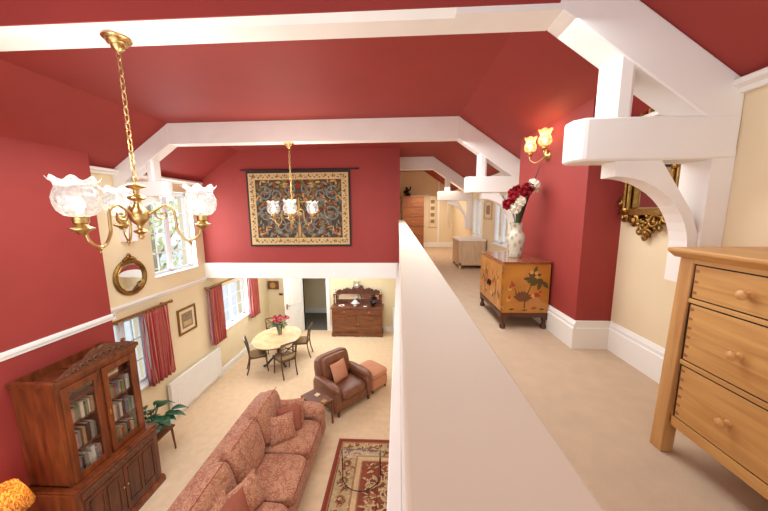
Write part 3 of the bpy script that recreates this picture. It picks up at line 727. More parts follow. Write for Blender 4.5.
# ------------------------------------------------------------------ lacquered cabinet
LX0, LX1, LY0, LY1, LT = 1.055, 1.515, 2.98, 3.76, -.50
t = thing('lacquer_cabinet', 'gold lacquered oriental cabinet with painted flowers, standing against the red breast', 'cabinet', ((LX0+LX1)/2, (LY0+LY1)/2, UF))
mb = MB(); mb.mi = 0; mb.box(LX0, LX1, LY0, LY1, -1.03, LT-.022)
Pe = lambda u, v, h: (LX0+u, LY0-h, -1.03+v)
fl = Flat(mb, Pe)
rd = random.Random(21)
W_ = LX1-LX0
for k in range(7): fl.poly(leafpoly(.27+.02*k, .33, .1, .026, k*.9, 2), 1)
for k in range(14): fl.poly(leafpoly(.3+rd.gauss(0,.03), .36+rd.gauss(0,.03), .08, .022, rd.uniform(0, 6.3), 2), 1)
for k in range(8): fl.disc(.3+rd.gauss(0,.035), .35+rd.gauss(0,.03), .02, rd.choice([1, 1, 2, 3]), 7)
for k in range(8): fl.poly(leafpoly(.2, .13, .11, .022, .35+k*.33, 2), rd.choice([2, 1, 2]))
fl.poly([(.16, .12), (.25, .12), (.235, .2), (.205, .225), (.175, .2)], 2)
fl.strip(([(.23, .05), (.232, .15), (.29, .3)], [(.215, .05), (.22, .15), (.28, .3)]), 1)
fl.strip(([(.16, .16), (.12, .26)], [(.152, .155), (.114, .256)]), 2)
for (u, v) in ((.1, .29), (.07, .25), (.31, .18), (.355, .2), (.06, .14)): fl.disc(u, v, .02, rd.choice([3, 4]), 7); fl.poly(leafpoly(u, v, .05, .012, u*20, 2), 4)
fl.poly(leafpoly(.31, .21, .08, .024, -.5, 2), 4)
for (u, v, a) in ((.07, .035, .1), (.2, .03, 0), (.29, .045, .2), (.37, .04, 0)): fl.poly(leafpoly(u, v, .06, .012, a, 2), rd.choice([1, 2]))
obj('body', mb, [M['lacq'], M['p_olive'], M['p_brown'], M['p_pale'], M['p_red']], t, bevel=0)
mb = MB(); mb.box(LX0-.012, LX1+.008, LY0-.012, LY1+.012, LT-.022, LT); obj('top', mb, M['lacq_top'], t, bevel=.004)
ym = (LY0+LY1)/2
for a, b in ((LY0+.01, ym-.004), (ym+.004, LY1-.01)):
    mb = MB(); mb.box(LX0-.014, LX0-.001, a, b, -1.015, LT-.04)
    fl = Flat(mb, lambda u, v, h: (LX0-.0145-h, a+u, -1.015+v)); wd = b-a
    def front(pts): return [(u, v) for u, v in pts]
    for k in range(9): fl.poly(leafpoly(wd*rd.uniform(.15, .75), rd.uniform(.05, .4), rd.uniform(.06, .13), .02, rd.uniform(0, 6), 2), rd.choice([1, 2, 3, 4]))
    fl.strip(([(wd*.45, .02), (wd*.5, .2), (wd*.4, .4)], [(wd*.42, .02), (wd*.46, .2), (wd*.37, .4)]), 2)
    for k in range(5): fl.disc(wd*rd.uniform(.2, .8), rd.uniform(.1, .42), .022, rd.choice([3, 4, 1]), 7)
    dr = obj('door', mb, [M['lacq'], M['p_olive'], M['p_brown'], M['p_pale'], M['p_red']], t)
    mb = MB(); yk = ym+(-.03 if a < ym-.1 else .03); mb.box(LX0-.024, LX0-.014, yk-.018, yk+.018, -.82, -.77); mb.tube([(LX0-.026, yk, -.79), (LX0-.03, yk, -.83)], .006, 6); obj('clasp', mb, M['iron'], dr)
for y in (LY0-.012, LY1-.006):
    for z in (-.98, -.8, -.6): mb = MB(); mb.box(LX0-.017, LX0+.01, y, y+.018, z, z+.035); obj('hinge', mb, M['brass'], t)
mb = MB(); mb.box(LX0-.01, LX1+.004, LY0-.01, LY1+.01, -1.055, -1.03)
arch = lambda a, b: [(a, -1.055), (a, -1.10), (a+.03, -1.105), (a+.06, -1.075), (b-.06, -1.075), (b-.03, -1.105), (b, -1.10), (b, -1.055)]
mb.prism(arch(LX0, LX1), LY0-.008, LY0+.012); mb.prism(arch(LY0, LY1), LX0-.008, LX0+.012, 'x'); mb.prism(arch(LX0, LX1), LY1-.012, LY1+.008)
obj('apron', mb, M['lacq_leg'], t)
for x in (LX0+.02, LX1-.028):
    for y in (LY0+.02, LY1-.02):
        mb = MB(); mb.lathe([(.02,0),(.03,.008),(.03,.03),(.02,.045),(.017,.07),(.024,.1),(.03,.145)], (x, y, UF), 12); obj('leg', mb, M['lacq_leg'], t, smooth=40)

# vase of flowers
vm, nt, b = nodes('painted porcelain'); b.inputs['Roughness'].default_value = .25; M['vase'] = vm
mp = mapping(nt, (22,22,14)); v = nt.nodes.new('ShaderNodeTexVoronoi'); v.inputs['Scale'].default_value = 1; nt.links.new(mp.outputs[0], v.inputs['Vector'])
r = nt.nodes.new('ShaderNodeValToRGB'); e = r.color_ramp.elements; e[0].position = .12; e[0].color = rgb(160, 112, 88); e[1].position = .55; e[1].color = rgb(204, 194, 172)
x = e.new(.3); x.color = rgb(184, 172, 144); nt.links.new(v.outputs['Distance'], r.inputs[0]); nt.links.new(r.outputs[0], b.inputs['Base Color'])
VX, VY = 1.285, 3.31
t = thing('vase', 'tall painted porcelain vase holding red and white flowers on the lacquered cabinet', 'vase', (VX, VY, LT))
mb = MB(); mb.lathe([(.062,0),(.07,.012),(.068,.03),(.08,.09),(.096,.19),(.094,.24),(.07,.275),(.058,.30),(.06,.34),(.074,.375),(.066,.376),(.05,.34),(.05,.30),(.04,.28),(0,.27)], (VX, VY, LT), 28); obj('body', mb, vm, t, smooth=50)
t2 = thing('flower_bunch', 'red and white carnation heads with dark twigs standing in the porcelain vase', 'flowers', (VX, VY, LT+.28))
rd = random.Random(9)
def bloom(mb, c, r, n=90):
    c = Vector(c); mb.ell(c, r*.62, 8, 6)
    for k in range(n):
        d = Vector((rd.gauss(0,1), rd.gauss(0,1), rd.gauss(0,1))).normalized(); u = d.orthogonal().normalized(); v_ = d.cross(u); q = rd.uniform(0, 6.28)
        u, v_ = u*math.cos(q)+v_*math.sin(q), v_*math.cos(q)-u*math.sin(q)
        p = c+d*r*.5; tp = c+d*r*rd.uniform(.9, 1.1)
        s = r*.26; mb.add([p-u*s*.5, p+u*s*.5, tp+u*s+d*r*.05, tp+v_*s*.4, tp-u*s], [(0,1,2,3,4)])
heads = [(1.16,3.24,.075,'r'),(1.205,3.21,.145,'r'),(1.255,3.18,.10,'w'),(1.30,3.20,.185,'r'),(1.345,3.22,.235,'r'),(1.40,3.22,.275,'w'),(1.235,3.3,.19,'r'),(1.27,3.30,.215,'r'),(1.22,3.20,.03,'w'),(1.44,3.3,.25,'w'),(1.33,3.33,.20,'w')]
for x, y, z, c in heads:
    st = MB(); st.tube(arc_pts([(VX+(x-VX)*.15, VY+(y-VY)*.2, LT+.30), (VX+(x-VX)*.4, VY+(y-VY)*.5, (LT+.40+z)/2-.02), (x, y, z-.02)], 4), .005, 6)
    fm = MB(); bloom(fm, (x, y, z), .06 if c == 'r' else .057)
    s_ = obj('stem', st, M['stem'], t2, smooth=True)
    o = obj('bloom', fm, M['f_red'] if c == 'r' else M['f_white'], s_, smooth=True); o['label'] = 'crimson flower head' if c == 'r' else 'cream flower head'
for k in range(10):
    e_ = (VX+.04+.022*k, VY-.05+.012*k, .05+.05*k); mbt = MB(); mbt.tube(arc_pts([(VX+.01*(k % 3), VY-.01*(k % 4), LT+.3), (VX+.02+.010*k, VY-.03, -.02+.022*k), e_], 4), [.0045]*8+[.002], 5)
    obj('twig', mbt, M['twig'], t2, smooth=True)

# ------------------------------------------------------------------ pale coffer, far tall chest, figurine, landing pictures
t = thing('blanket_chest', 'low bleached wood chest with pale stone top standing under the landing windows', 'chest', (1.53, 6.55, UF))
bx = (1.27, 1.80, 6.22, 6.98)
mb = MB(); mb.box(bx[0], bx[1], bx[2], bx[3], -1.12, -.61)
for x in (bx[0], bx[1]-.03): mb.box(x-.006, x+.036, bx[2]-.006, bx[2]+.03, -1.14, -.61)
mb.box(bx[0]-.006, bx[0], bx[2], bx[3], -1.12, -1.07); mb.box(bx[0], bx[1], bx[2]-.006, bx[2], -1.12, -1.07)
obj('body', mb, M['bleached'], t)
mb = MB(); mb.box(bx[0]-.025, bx[1]+.02, bx[2]-.025, bx[3]+.02, -.61, -.575); obj('lid', mb, M['marble'], t, bevel=.008)
for x in (bx[0]+.03, bx[1]-.03):
    for y in (bx[2]+.03, bx[3]-.03): mb = MB(); mb.lathe([(.022,0),(.03,.02),(.03,.05),(.025,.085)], (x, y, UF), 10); obj('foot', mb, M['bleached'], t, smooth=40)

t = thing('tall_chest', 'tall honey pine chest of drawers at the far end of the landing', 'chest of drawers', (.47, 10.03, UF))
px0, px1, py0, py1 = .11, .83, 9.86, 10.23
mb = MB(); mb.box(px0, px1, py0+.02, py1, UF, .49); mb.box(px0-.01, px1+.01, py0, py1, UF, UF+.09); obj('carcass', mb, M['pine'], t)
mb = MB(); mb.box(px0-.02, px1+.02, py0-.02, py1, .49, .52); obj('top', mb, M['pine'], t, bevel=.006)
zz = [-1.1, -.78, -.47, -.16, .15, .475]
for i in range(5):
    mb = MB(); mb.box(px0+.02, px1-.02, py0, py0+.02, zz[i]+.012, zz[i+1]-.012); d_ = obj('drawer', mb, M['pine'], t, bevel=.004)
    for x in ((px0+px1)/2,):
        mb = MB(); mb.ell((x, py0-.012, (zz[i]+zz[i+1])/2), .02); obj('knob', mb, M['knob'], d_, smooth=True)
t = thing('figurine', 'small dark bronze figure on top of the tall pine chest', 'ornament', (.28, 10.03, .52))
mb = MB(); mb.lathe([(.09,0),(.095,.02),(.07,.04),(0,.045)], (.28, 10.03, .52), 14); obj('plinth', mb, M['bronze'], t, smooth=40)
mb = MB(); mb.ell((.28, 10.03, .64), (.07,.06,.1)); mb.ell((.27, 10.0, .77), (.045,.045,.05)); mb.ell((.255, 9.96, .765), (.02,.03,.02)); mb.tube([(.22, 10.0, .70), (.18, 9.97, .66), (.21, 9.95, .60)], .025, 8); mb.tube([(.33, 10.0, .70), (.38, 10.0, .74), (.40, 9.99, .83)], [.03, .025, .02], 8); mb.tube([(.31, 10., .58), (.38, 9.96, .58), (.36, 9.95, .56)], .03, 8)
obj('figure', mb, M['bronze'], t, smooth=True)

def picture_xz(label, x0, x1, z0, z1, y, imgs, fm, fw=.03):
    t = thing('framed_picture', label, 'picture', ((x0+x1)/2, y, z0))
    mb = MB()
    for a, b, c, d in ((x0, x1, z0, z0+fw), (x0, x1, z1-fw, z1), (x0, x0+fw, z0+fw, z1-fw), (x1-fw, x1, z0+fw, z1-fw)): mb.box(a, b, y-.025, y-.001, c, d)
    obj('frame', mb, fm, t, bevel=.004)
    mb = MB(); mb.box(x0+fw, x1-fw, y-.012, y-.001, z0+fw, z1-fw); obj('mount', mb, M['mat'], t)
    for a, b, c, d in imgs: mb = MB(); mb.box(a, b, y-.014, y-.012, c, d); obj('print', mb, M['print'], t)
    return t
def picture_yz(label, y0, y1, z0, z1, x, sg, img, fm, fw=.03):
    t = thing('framed_picture', label, 'picture', (x, (y0+y1)/2, z0))
    B = lambda mb, d0, d1, a, b, c, d: mb.box(min(x+sg*d0, x+sg*d1), max(x+sg*d0, x+sg*d1), a, b, c, d)
    mb = MB()
    for a, b, c, d in ((y0, y1, z0, z0+fw), (y0, y1, z1-fw, z1), (y0, y0+fw, z0+fw, z1-fw), (y1-fw, y1, z0+fw, z1-fw)): B(mb, .001, .028, a, b, c, d)
    obj('frame', mb, fm, t, bevel=.006)
    mb = MB(); B(mb, .001, .012, y0+fw, y1-fw, z0+fw, z1-fw); obj('mount', mb, M['mat'], t)
    for q_, (a, b, c, d, m) in enumerate(img): mb = MB(); B(mb, .012, .014+.002*q_, a, b, c, d); obj('print', mb, m, t)
    return t
picture_xz('tall narrow frame of four small prints on the end wall of the landing', 1.03, 1.28, -.53, .55, YC-.001, [(1.09, 1.22, -.38+.22*i, -.26+.22*i) for i in range(4)], M['bleached'], .02)
picture_yz('small framed print hanging between the two landing windows', 5.98, 6.46, -.16, .22, XR-.001, -1, [(6.1, 6.34, -.06, .12, M['print'])], M['bleached'])

# narrow mirror strip at far end
t = thing('wall_mirror', 'narrow white wall mirror at the far end of the landing', 'mirror', (1.70, YC-.001, -.52))
mb = MB(); mb.box(1.64, 1.76, YC-.02, YC-.001, -.52, .26); obj('frame', mb, M['white'], t); mb = MB(); mb.box(1.655, 1.745, YC-.023, YC-.02, -.5, .24); obj('glass', mb, M['mirror'], t)

# ------------------------------------------------------------------ left wall: round mirror, picture, radiator, curtains
t = thing('round_mirror', 'round convex mirror in a gilt frame on the cream wall above the rail', 'mirror', (XL, 4.58, -1.02))
mb = MB(); mb.M = Matrix.Translation((XL+.004, 4.58, -1.02)) @ Matrix.Rotation(PI/2, 4, 'Y')
mb.lathe([(.30,0),(.305,.02),(.285,.045),(.262,.04),(.25,.05),(.238,.03),(.238,0)], n=40); obj('frame', mb, M['gilt'], t, smooth=50)
mb = MB(); mb.M = Matrix.Translation((XL+.004, 4.58, -1.02)) @ Matrix.Rotation(PI/2, 4, 'Y')
mb.lathe([(.24,.012)]+[(.24*math.cos(k*PI/16), .012+.018*math.sin(k*PI/16)) for k in range(1, 8)]+[(0,.03)], n=40); obj('glass', mb, M['mirror'], t, smooth=60)
mb = MB()
for dy, dz, r in ((0, .335, .05), (-.06, .31, .035), (.06, .31, .035), (0, .375, .025), (-.1, .29, .022), (.1, .29, .022)): mb.ell((XL+.03, 4.58+dy, -1.02+dz), (.025, r, r*.8))
obj('crest', mb, M['gilt'], t, smooth=True)
picture_yz('gilt framed sepia print on the cream wall above the radiator', 5.47, 6.0, -2.45, -1.91, XL+.001, 1, [(5.58, 5.89, -2.34, -2.02, M['print']), (5.62, 5.85, -2.30, -2.2, M['tap_cream'])], M['gilt'], .045)

t = thing('radiator', 'long white panel radiator on the left wall below the picture', 'radiator', (XL+.08, 5.8, GF+.12))
mb = MB(); mb.box(XL+.06, XL+.10, 5.02, 6.56, -3.88, -3.22)
y = 5.05
while y < 6.52: mb.box(XL+.10, XL+.105, y, y+.025, -3.85, -3.26); y += .05
obj('panel', mb, M['white'], t, bevel=.004)
mb = MB(); mb.box(XL+.045, XL+.115, 5.0, 6.58, -3.22, -3.2); mb.box(XL+.045, XL+.115, 5.0, 5.02, -3.86, -3.22); mb.box(XL+.045, XL+.115, 6.56, 6.58, -3.86, -3.22); obj('casing', mb, M['white'], t)
mb = MB()
for y in (4.98, 6.6): mb.tube([(XL+.08, y, GF), (XL+.08, y, -3.83)], .009, 8); mb.ell((XL+.08, y, -3.8), (.022,.02,.04)); mb.tube([(XL+.08, y, -3.83), (XL+.08, 5.8+(y-5.8)*.97, -3.83)], .01, 8)
mb.box(XL+.001, XL+.06, 5.3, 5.34, -3.6, -3.4); mb.box(XL+.001, XL+.06, 6.24, 6.28, -3.6, -3.4)
obj('valves', mb, M['white'], t, smooth=40)

def curtain(label, ya, yb, z0, z1, folds, group):
    t = thing('curtain', label, 'curtain', (XL+.12, (ya+yb)/2, z0), 0, group)
    mb = MB(); n = folds*8; H = 14; vs = []
    for j in range(H+1):
        u = j/H
        for i in range(n+1):
            s = i/n; y = ya+(yb-ya)*(s-.5)*(1-.10*math.sin(PI*(1-u))+.06*u)+(yb-ya)*.5
            dpt = (.028+.018*u)*math.sin(s*folds*2*PI+.4*math.sin(u*3))
            vs.append((XL+.12+dpt, y, z1+(z0-z1)*u))
    fs = [(j*(n+1)+i, (j+1)*(n+1)+i, (j+1)*(n+1)+i+1, j*(n+1)+i+1) for j in range(H) for i in range(n)]
    mb.add(vs, fs)
    o = obj('drape', mb, M['curtain'], t, smooth=True); sm = o.modifiers.new('t', 'SOLIDIFY'); sm.thickness = .006
    mb = MB(); vs = []
    for j in range(9):
        for i in range(4):
            vs.append((XL+.05+.05*i/3+.01*math.sin(j), ya+.0+.035*math.sin(i*1.6+j*.4), z1-.03+(z0-z1+.03)*j/8))
    mb.add(vs, [(j*4+i, (j+1)*4+i, (j+1)*4+i+1, j*4+i+1) for j in range(8) for i in range(3)])
    l_ = obj('lining', mb, M['lining'], t, smooth=True); l_['label'] = 'pink lining edge'; sm = l_.modifiers.new('t', 'SOLIDIFY'); sm.thickness = .004
    mb = MB()
    for k in range(folds): mb.tube([(XL+.12+.026*math.cos(q*PI/5), ya+(yb-ya)*(k+.5)/folds, z1+.028+.026*math.sin(q*PI/5)) for q in range(10)], .004, 5, True)
    obj('rings', mb, M['gilt'], t, smooth=True)
def pole(label, ya, yb, z, group):
    t = thing('curtain_pole', label, 'curtain pole', (XL+.12, (ya+yb)/2, z), 0, group)
    mb = MB(); mb.tube([(XL+.12, ya, z), (XL+.12, yb, z)], .024, 12); obj('rod', mb, M['gilt'], t, smooth=40)
    for y, s in ((ya, -1), (yb, 1)):
        mb = MB(); mb.ell((XL+.12, y+s*.05, z), (.034,.036,.034)); mb.ell((XL+.12, y+s*.015, z), (.026,.012,.026)); obj('finial', mb, M['gilt'], t, smooth=True)
    for y in (ya+.06, yb-.06): mb = MB(); mb.box(XL+.001, XL+.13, y-.012, y+.012, z-.025, z+.005); obj('bracket', mb, M['gilt'], t)
pole('gilt curtain pole over the near lower window, above the bookcase', 4.06, 5.18, -1.63, 'curtain poles')
curtain('striped red curtain between the bookcase and the radiator', 4.62, 5.14, -2.99, -1.665, 6, 'striped red curtains')
pole('gilt curtain pole over the lower window by the dining table', 6.32, 8.78, -1.67, 'curtain poles')
curtain('striped red curtain to the left of the dining window', 6.38, 6.86, -3.06, -1.705, 6, 'striped red curtains')
curtain('striped red curtain in the corner to the right of the dining window', 8.2, 8.68, -3.05, -1.705, 5, 'striped red curtains')

# ------------------------------------------------------------------ bookcase
BX0, BXU, BXB, BY0, BY1 = -4.195, -3.70, -3.58, 2.70, 3.79
t = thing('bookcase', 'tall carved mahogany bookcase with two glass doors against the red wall', 'bookcase', (-3.9, 3.23, GF))
mb = MB(); ZL = -3.07          # base ledge height
mb.box(BX0, BXB, BY0, BY1, GF+.10, ZL-.03); obj('base', mb, M['mahog'], t)
mb = MB(); mb.prism([(BX0, GF), (BXB+.035, GF), (BXB+.035, GF+.07), (BXB+.01, GF+.1), (BX0, GF+.1)], BY0-.03, BY1+.03); obj('plinth', mb, M['mahog'], t, bevel=.004)
mb = MB(); mb.box(BX0, BXB+.025, BY0-.025, BY1+.025, ZL-.03, ZL); mb.box(BX0, BXB+.01, BY0-.01, BY1+.01, ZL, ZL+.02); obj('ledge', mb, M['mahog'], t, bevel=.008)
for a, b in ((BY0+.06, 3.215), (3.235, BY1-.06)):
    mb = MB(); mb.box(BXB, BXB+.012, a, b, GF+.14, ZL-.16)
    w2 = (b-a)
    for (p, q) in ((a+.05, a+w2/2-.02), (a+w2/2+.02, b-.05)):
        for (y0, y1, z0, z1) in ((p, p+.015, GF+.22, ZL-.22), (q-.015, q, GF+.22, ZL-.22), (p, q, GF+.22, GF+.235), (p, q, ZL-.235, ZL-.22)): mb.box(BXB+.012, BXB+.022, y0, y1, z0, z1)
    d_ = obj('cupboard_door', mb, M['mahog_d'], t, bevel=.002)
    mb = MB(); mb.ell((BXB+.03, b-.02 if a < 3 else a+.02, GF+.5), .012); obj('knob', mb, M['brass'], d_, smooth=True)
mb = MB(); mb.box(BXB, BXB+.014, BY0+.05, BY1-.05, ZL-.14, ZL-.045)
for k in range(14): mb.ell((BXB+.014, BY0+.12+k*.069, ZL-.093), (.008, .03, .022), 8, 6)
obj('carved_frieze', mb, M['carved'], t, smooth=40)
UY0, UY1, ZC = 2.76, 3.75, -1.88
mb = MB()
mb.box(BX0, BXU, UY0, UY0+.025, ZL+.02, ZC-.03); mb.box(BX0, BXU, UY1-.025, UY1, ZL+.02, ZC-.03); mb.box(BX0, BX0+.015, UY0+.025, UY1-.025, ZL+.02, ZC-.03); mb.box(BX0, BXU-.03, UY0, UY1, ZL+.02, ZL+.035); mb.box(BX0, BXU, UY0-.003, UY1+.003, ZC-.03, ZC)
mb.box(BX0, BXU-.02, 3.225, 3.245, ZL+.02, ZC)
mb.box(BXU-.025, BXU+.002, UY0-.002, UY0+.045, ZL+.021, ZC-.001); mb.box(BXU-.025, BXU+.002, UY1-.045, UY1+.002, ZL+.021, ZC-.001); mb.box(BXU-.025, BXU+.002, 3.215, 3.255, ZL+.021, ZC-.001)
obj('upper_case', mb, M['mahog'], t)
SH = [ZL+.035, -2.705, -2.375, -2.10]
for z in SH[1:]:
    mb = MB(); mb.box(BX0+.015, BXU-.027, UY0+.026, UY1-.026, z-.02, z); obj('shelf', mb, M['mahog_d'], t)
mb = MB()    # cornice, open tray on top
for (d, z0, z1) in ((.0, ZC, ZC+.03), (.012, ZC+.03, ZC+.06), (.028, ZC+.06, ZC+.10)):
    d += .004; mb.box(BX0, BXU-.02, UY0-d, UY0+.02, z0, z1); mb.box(BX0, BXU-.02, UY1-.02, UY1+d, z0, z1); mb.box(BXU-.02, BXU+d, UY0-d, UY1+d, z0, z1); mb.box(BX0, BX0+.015, UY0+.02, UY1-.02, z0, z1)
obj('cornice', mb, M['mahog'], t)
mb = MB(); ya, yb = UY0+.02, UY1+.03; zc = ZC+.10; P_ = []
crest = [(0,.0),(.06,.02),(.14,.075),(.22,.12),(.27,.10),(.31,.13),(.38,.20),(.45,.235),(.5,.20),(.54,.235),(.6,.215),(.68,.175),(.74,.13),(.8,.13),(.86,.10),(.93,.045),(1,.0)]
P_ = [(ya, zc)]+[(ya+(yb-ya)*u, zc+.012+v*.72) for u, v in crest]+[(yb, zc)]
mb.prism(P_, BXU-.01, BXU+.025, 'x')
for k in range(11):
    u = .1+.08*k; hh = max(.02, .17*math.sin(PI*u)*.75); y = ya+(yb-ya)*u
    pts = [(BXU+.03, y+hh*.32*math.cos(q*.7)*(1-q/12), zc+hh*.5+hh*.35*math.sin(q*.7)*(1-q/12)) for q in range(10)]
    mb.tube(pts, .011, 6)
mb.ell((BXU+.02, ya+(yb-ya)*.8, zc+.13), (.02,.03,.025)); mb.ell((BXU+.02, ya+(yb-ya)*.5, zc+.16), (.02,.04,.03))
obj('carved_crest', mb, M['carved'], t, smooth=40)
DZ0, DZ1 = ZL+.03, ZC-.01
for a, b, s in ((UY0+.045, 3.213, 1), (3.257, UY1-.045, -1)):
    mb = MB(); st = .065; x0, x1 = BXU, BXU+.022
    mb.box(x0, x1, a, a+st, DZ0, DZ1); mb.box(x0, x1, b-st, b, DZ0, DZ1); mb.box(x0, x1, a+st, b-st, DZ0, DZ0+.075); mb.box(x0, x1, a+st, b-st, DZ1-.075, DZ1)
    d_ = obj('glass_door', mb, M['mahog'], t, bevel=.003)
    mb = MB(); mb.box(x0+.008, x0+.011, a+st-.005, b-st+.005, DZ0+.07, DZ1-.07); obj('pane', mb, M['caseglass'], d_)
    if s < 0: mb = MB(); mb.box(x1, x1+.004, a+.02, a+.04, -2.53, -2.45); mb.tube([(x1+.003, a+.03, -2.49), (x1+.02, a+.03, -2.49)], .006, 8); obj('lock_plate', mb, M['brass'], d_)
# books, each a thing
bcol = [('cream', rgb(226, 214, 190)), ('white', rgb(236, 232, 224)), ('grey', rgb(150, 146, 140)), ('tan', rgb(186, 150, 104)), ('rust', rgb(160, 84, 60)), ('black', rgb(50, 46, 46)), ('pink', rgb(206, 150, 140)), ('green', rgb(120, 136, 96)), ('blue', rgb(96, 112, 140)), ('yellow', rgb(214, 184, 104))]
bm_ = {k: plain(k+' book cover', c, .6, 0, .3, .08, 20) for k, c in bcol}; M['page'] = plain('book pages', rgb(232, 222, 200), .9)
NTH = ['first', 'second', 'third', 'fourth', 'fifth', 'sixth', 'seventh', 'eighth', 'ninth', 'tenth', 'eleventh', 'twelfth', 'thirteenth', 'fourteenth']
rd = random.Random(33)
def book(label, xf, y0, y1, z, h, col, grp, depth=.14, lean=0):
    t = thing('book', label, 'book', (xf-depth/2, (y0+y1)/2, z), 0, grp)
    mb = MB(); mb.M = Matrix.Translation((xf, (y0+y1)/2, z)) @ Matrix.Rotation(lean, 4, 'X'); w_ = (y1-y0)/2
    mb.box(-depth, 0, -w_, -w_+.003, 0, h); mb.box(-depth, 0, w_-.003, w_, 0, h); mb.box(-.004, 0, -w_+.003, w_-.003, 0, h)
    obj('cover', mb, bm_[col], t)
    mb = MB(); mb.M = Matrix.Translation((xf, (y0+y1)/2, z)) @ Matrix.Rotation(lean, 4, 'X'); mb.box(-depth+.005, -.004, -w_+.003, w_-.003, .004, h-.004); obj('pages', mb, M['page'], t)
for side, a, b in (('left', 2.79, 3.22), ('right', 3.25, 3.72)):
    for lv, sname in ((0, 'bottom'), (1, 'middle'), (2, 'upper')):
        y = a+.05; k = 0; room = .25
        if side == 'right' and lv == 2: y = a+.06
        while y < b-.07 and k < 14:
            th = rd.uniform(.022, .042); h = rd.uniform(.17, .235) if lv < 2 else rd.uniform(.15, .2)
            cols = ['cream','white','cream','white','grey','tan','pink','black','rust','green'] if side == 'left' else ['tan','rust','yellow','cream','black','white','blue','green','rust','cream']
            c = rd.choice(cols)
            book('%s book, %s from the left on the %s shelf behind the %s glass door' % (c, NTH[k], sname, side), BXU-.03-rd.random()*.02, y, y+th, SH[lv]+.001, h, c, 'books on the %s shelf behind the %s glass door' % (sname, side))
            y += th+.002; k += 1
            if rd.random() < .12: y += .02
# top right shelf: small stack lying flat
zs = SH[3]+.001
for i, c in enumerate(('rust', 'cream', 'tan')):
    t_ = thing('book', '%s book lying %s of the flat pile on the bookcase top shelf' % (c, ('at the bottom', 'in the middle', 'on top')[i]), 'book', (-3.86, 3.42, zs), 0, 'books lying flat on the top shelf')
    mb = MB(); mb.box(-3.91, -3.745, 3.31+.01*i, 3.52, zs, zs+.003); mb.box(-3.91, -3.745, 3.31+.01*i, 3.52, zs+.027, zs+.03); mb.box(-3.749, -3.745, 3.31+.01*i, 3.52, zs+.003, zs+.027); obj('cover', mb, bm_[c], t_)
    mb = MB(); mb.box(-3.905, -3.749, 3.315+.01*i, 3.515, zs+.003, zs+.027); obj('pages', mb, M['page'], t_); zs += .031

# ------------------------------------------------------------------ table lamp bottom left
ls, nt, b = nodes('pleated lampshade'); M['lampshade'] = ls
b.inputs['Base Color'].default_value = rgb(226, 168, 84); b.inputs['Roughness'].default_value = .8
mp = mapping(nt, (26,26,9)); nz = nt.nodes.new('ShaderNodeTexNoise'); nz.inputs['Scale'].default_value = 1; nz.inputs['Distortion'].default_value = 3; nt.links.new(mp.outputs[0], nz.inputs['Vector'])
r = nt.nodes.new('ShaderNodeValToRGB'); r.color_ramp.elements[0].position = .42; r.color_ramp.elements[0].color = rgb(150, 80, 24); r.color_ramp.elements[1].position = .56; r.color_ramp.elements[1].color = rgb(220, 160, 76)
nt.links.new(nz.outputs[0], r.inputs[0]); nt.links.new(r.outputs[0], b.inputs['Base Color'])
tl = nt.nodes.new('ShaderNodeBsdfTranslucent'); nt.links.new(r.outputs[0], tl.inputs[0]); mx = nt.nodes.new('ShaderNodeMixShader'); mx.inputs[0].default_value = .5
nt.links.new(b.outputs[0], mx.inputs[1]); nt.links.new(tl.outputs[0], mx.inputs[2]); nt.links.new(mx.outputs[0], nt.nodes['Material Output'].inputs[0])
LXX, LYY = -3.965, 2.43
t = thing('side_table', 'small dark side table carrying the lit lamp, beside the bookcase', 'table', (LXX, LYY, GF))
mb = MB(); mb.lathe([(.175,.55),(.18,.56),(.18,.575),(0,.58)], (LXX, LYY, GF), 24); mb.lathe([(0,.548),(.175,.55)], (LXX, LYY, GF), 24); obj('top', mb, M['darkwood'], t, smooth=40)
mb = MB(); mb.lathe([(.16,0),(.15,.02),(.05,.05),(.03,.1),(.035,.3),(.025,.5),(.06,.55)], (LXX, LYY, GF), 16); obj('pedestal', mb, M['darkwood'], t, smooth=40)
t = thing('table_lamp', 'lit table lamp with patterned amber shade beside the bookcase, bottom left corner', 'lamp', (LXX, LYY, GF+.58))
mb = MB(); mb.lathe([(.07,0),(.075,.015),(.04,.03),(.035,.06),(.07,.15),(.06,.26),(.02,.32),(.015,.52),(0,.52)], (LXX, LYY, GF+.58), 20); obj('base', mb, M['brass'], t, smooth=40)
mb = MB(); mb.shell([(.172,.45),(.138,.58),(.088,.72)], (LXX, LYY, GF+.58), 48, lambda j, a, r, z: (r*(1+.012*math.cos(24*a)), z)); obj('lamp_shade', mb, ls, t, smooth=True)
mb = MB(); mb.ell((LXX, LYY, GF+1.15), .035); obj('bulb', mb, M['bulb_warm'], t, smooth=True)
d = bpy.data.lights.new('table_lamp_bulb', 'POINT'); d.energy = 2.6; d.color = (1, .68, .36); d.shadow_soft_size = .06
lo = bpy.data.objects.new('table_lamp_bulb', d); COL.objects.link(lo); lo.location = (LXX, LYY, GF+1.22)

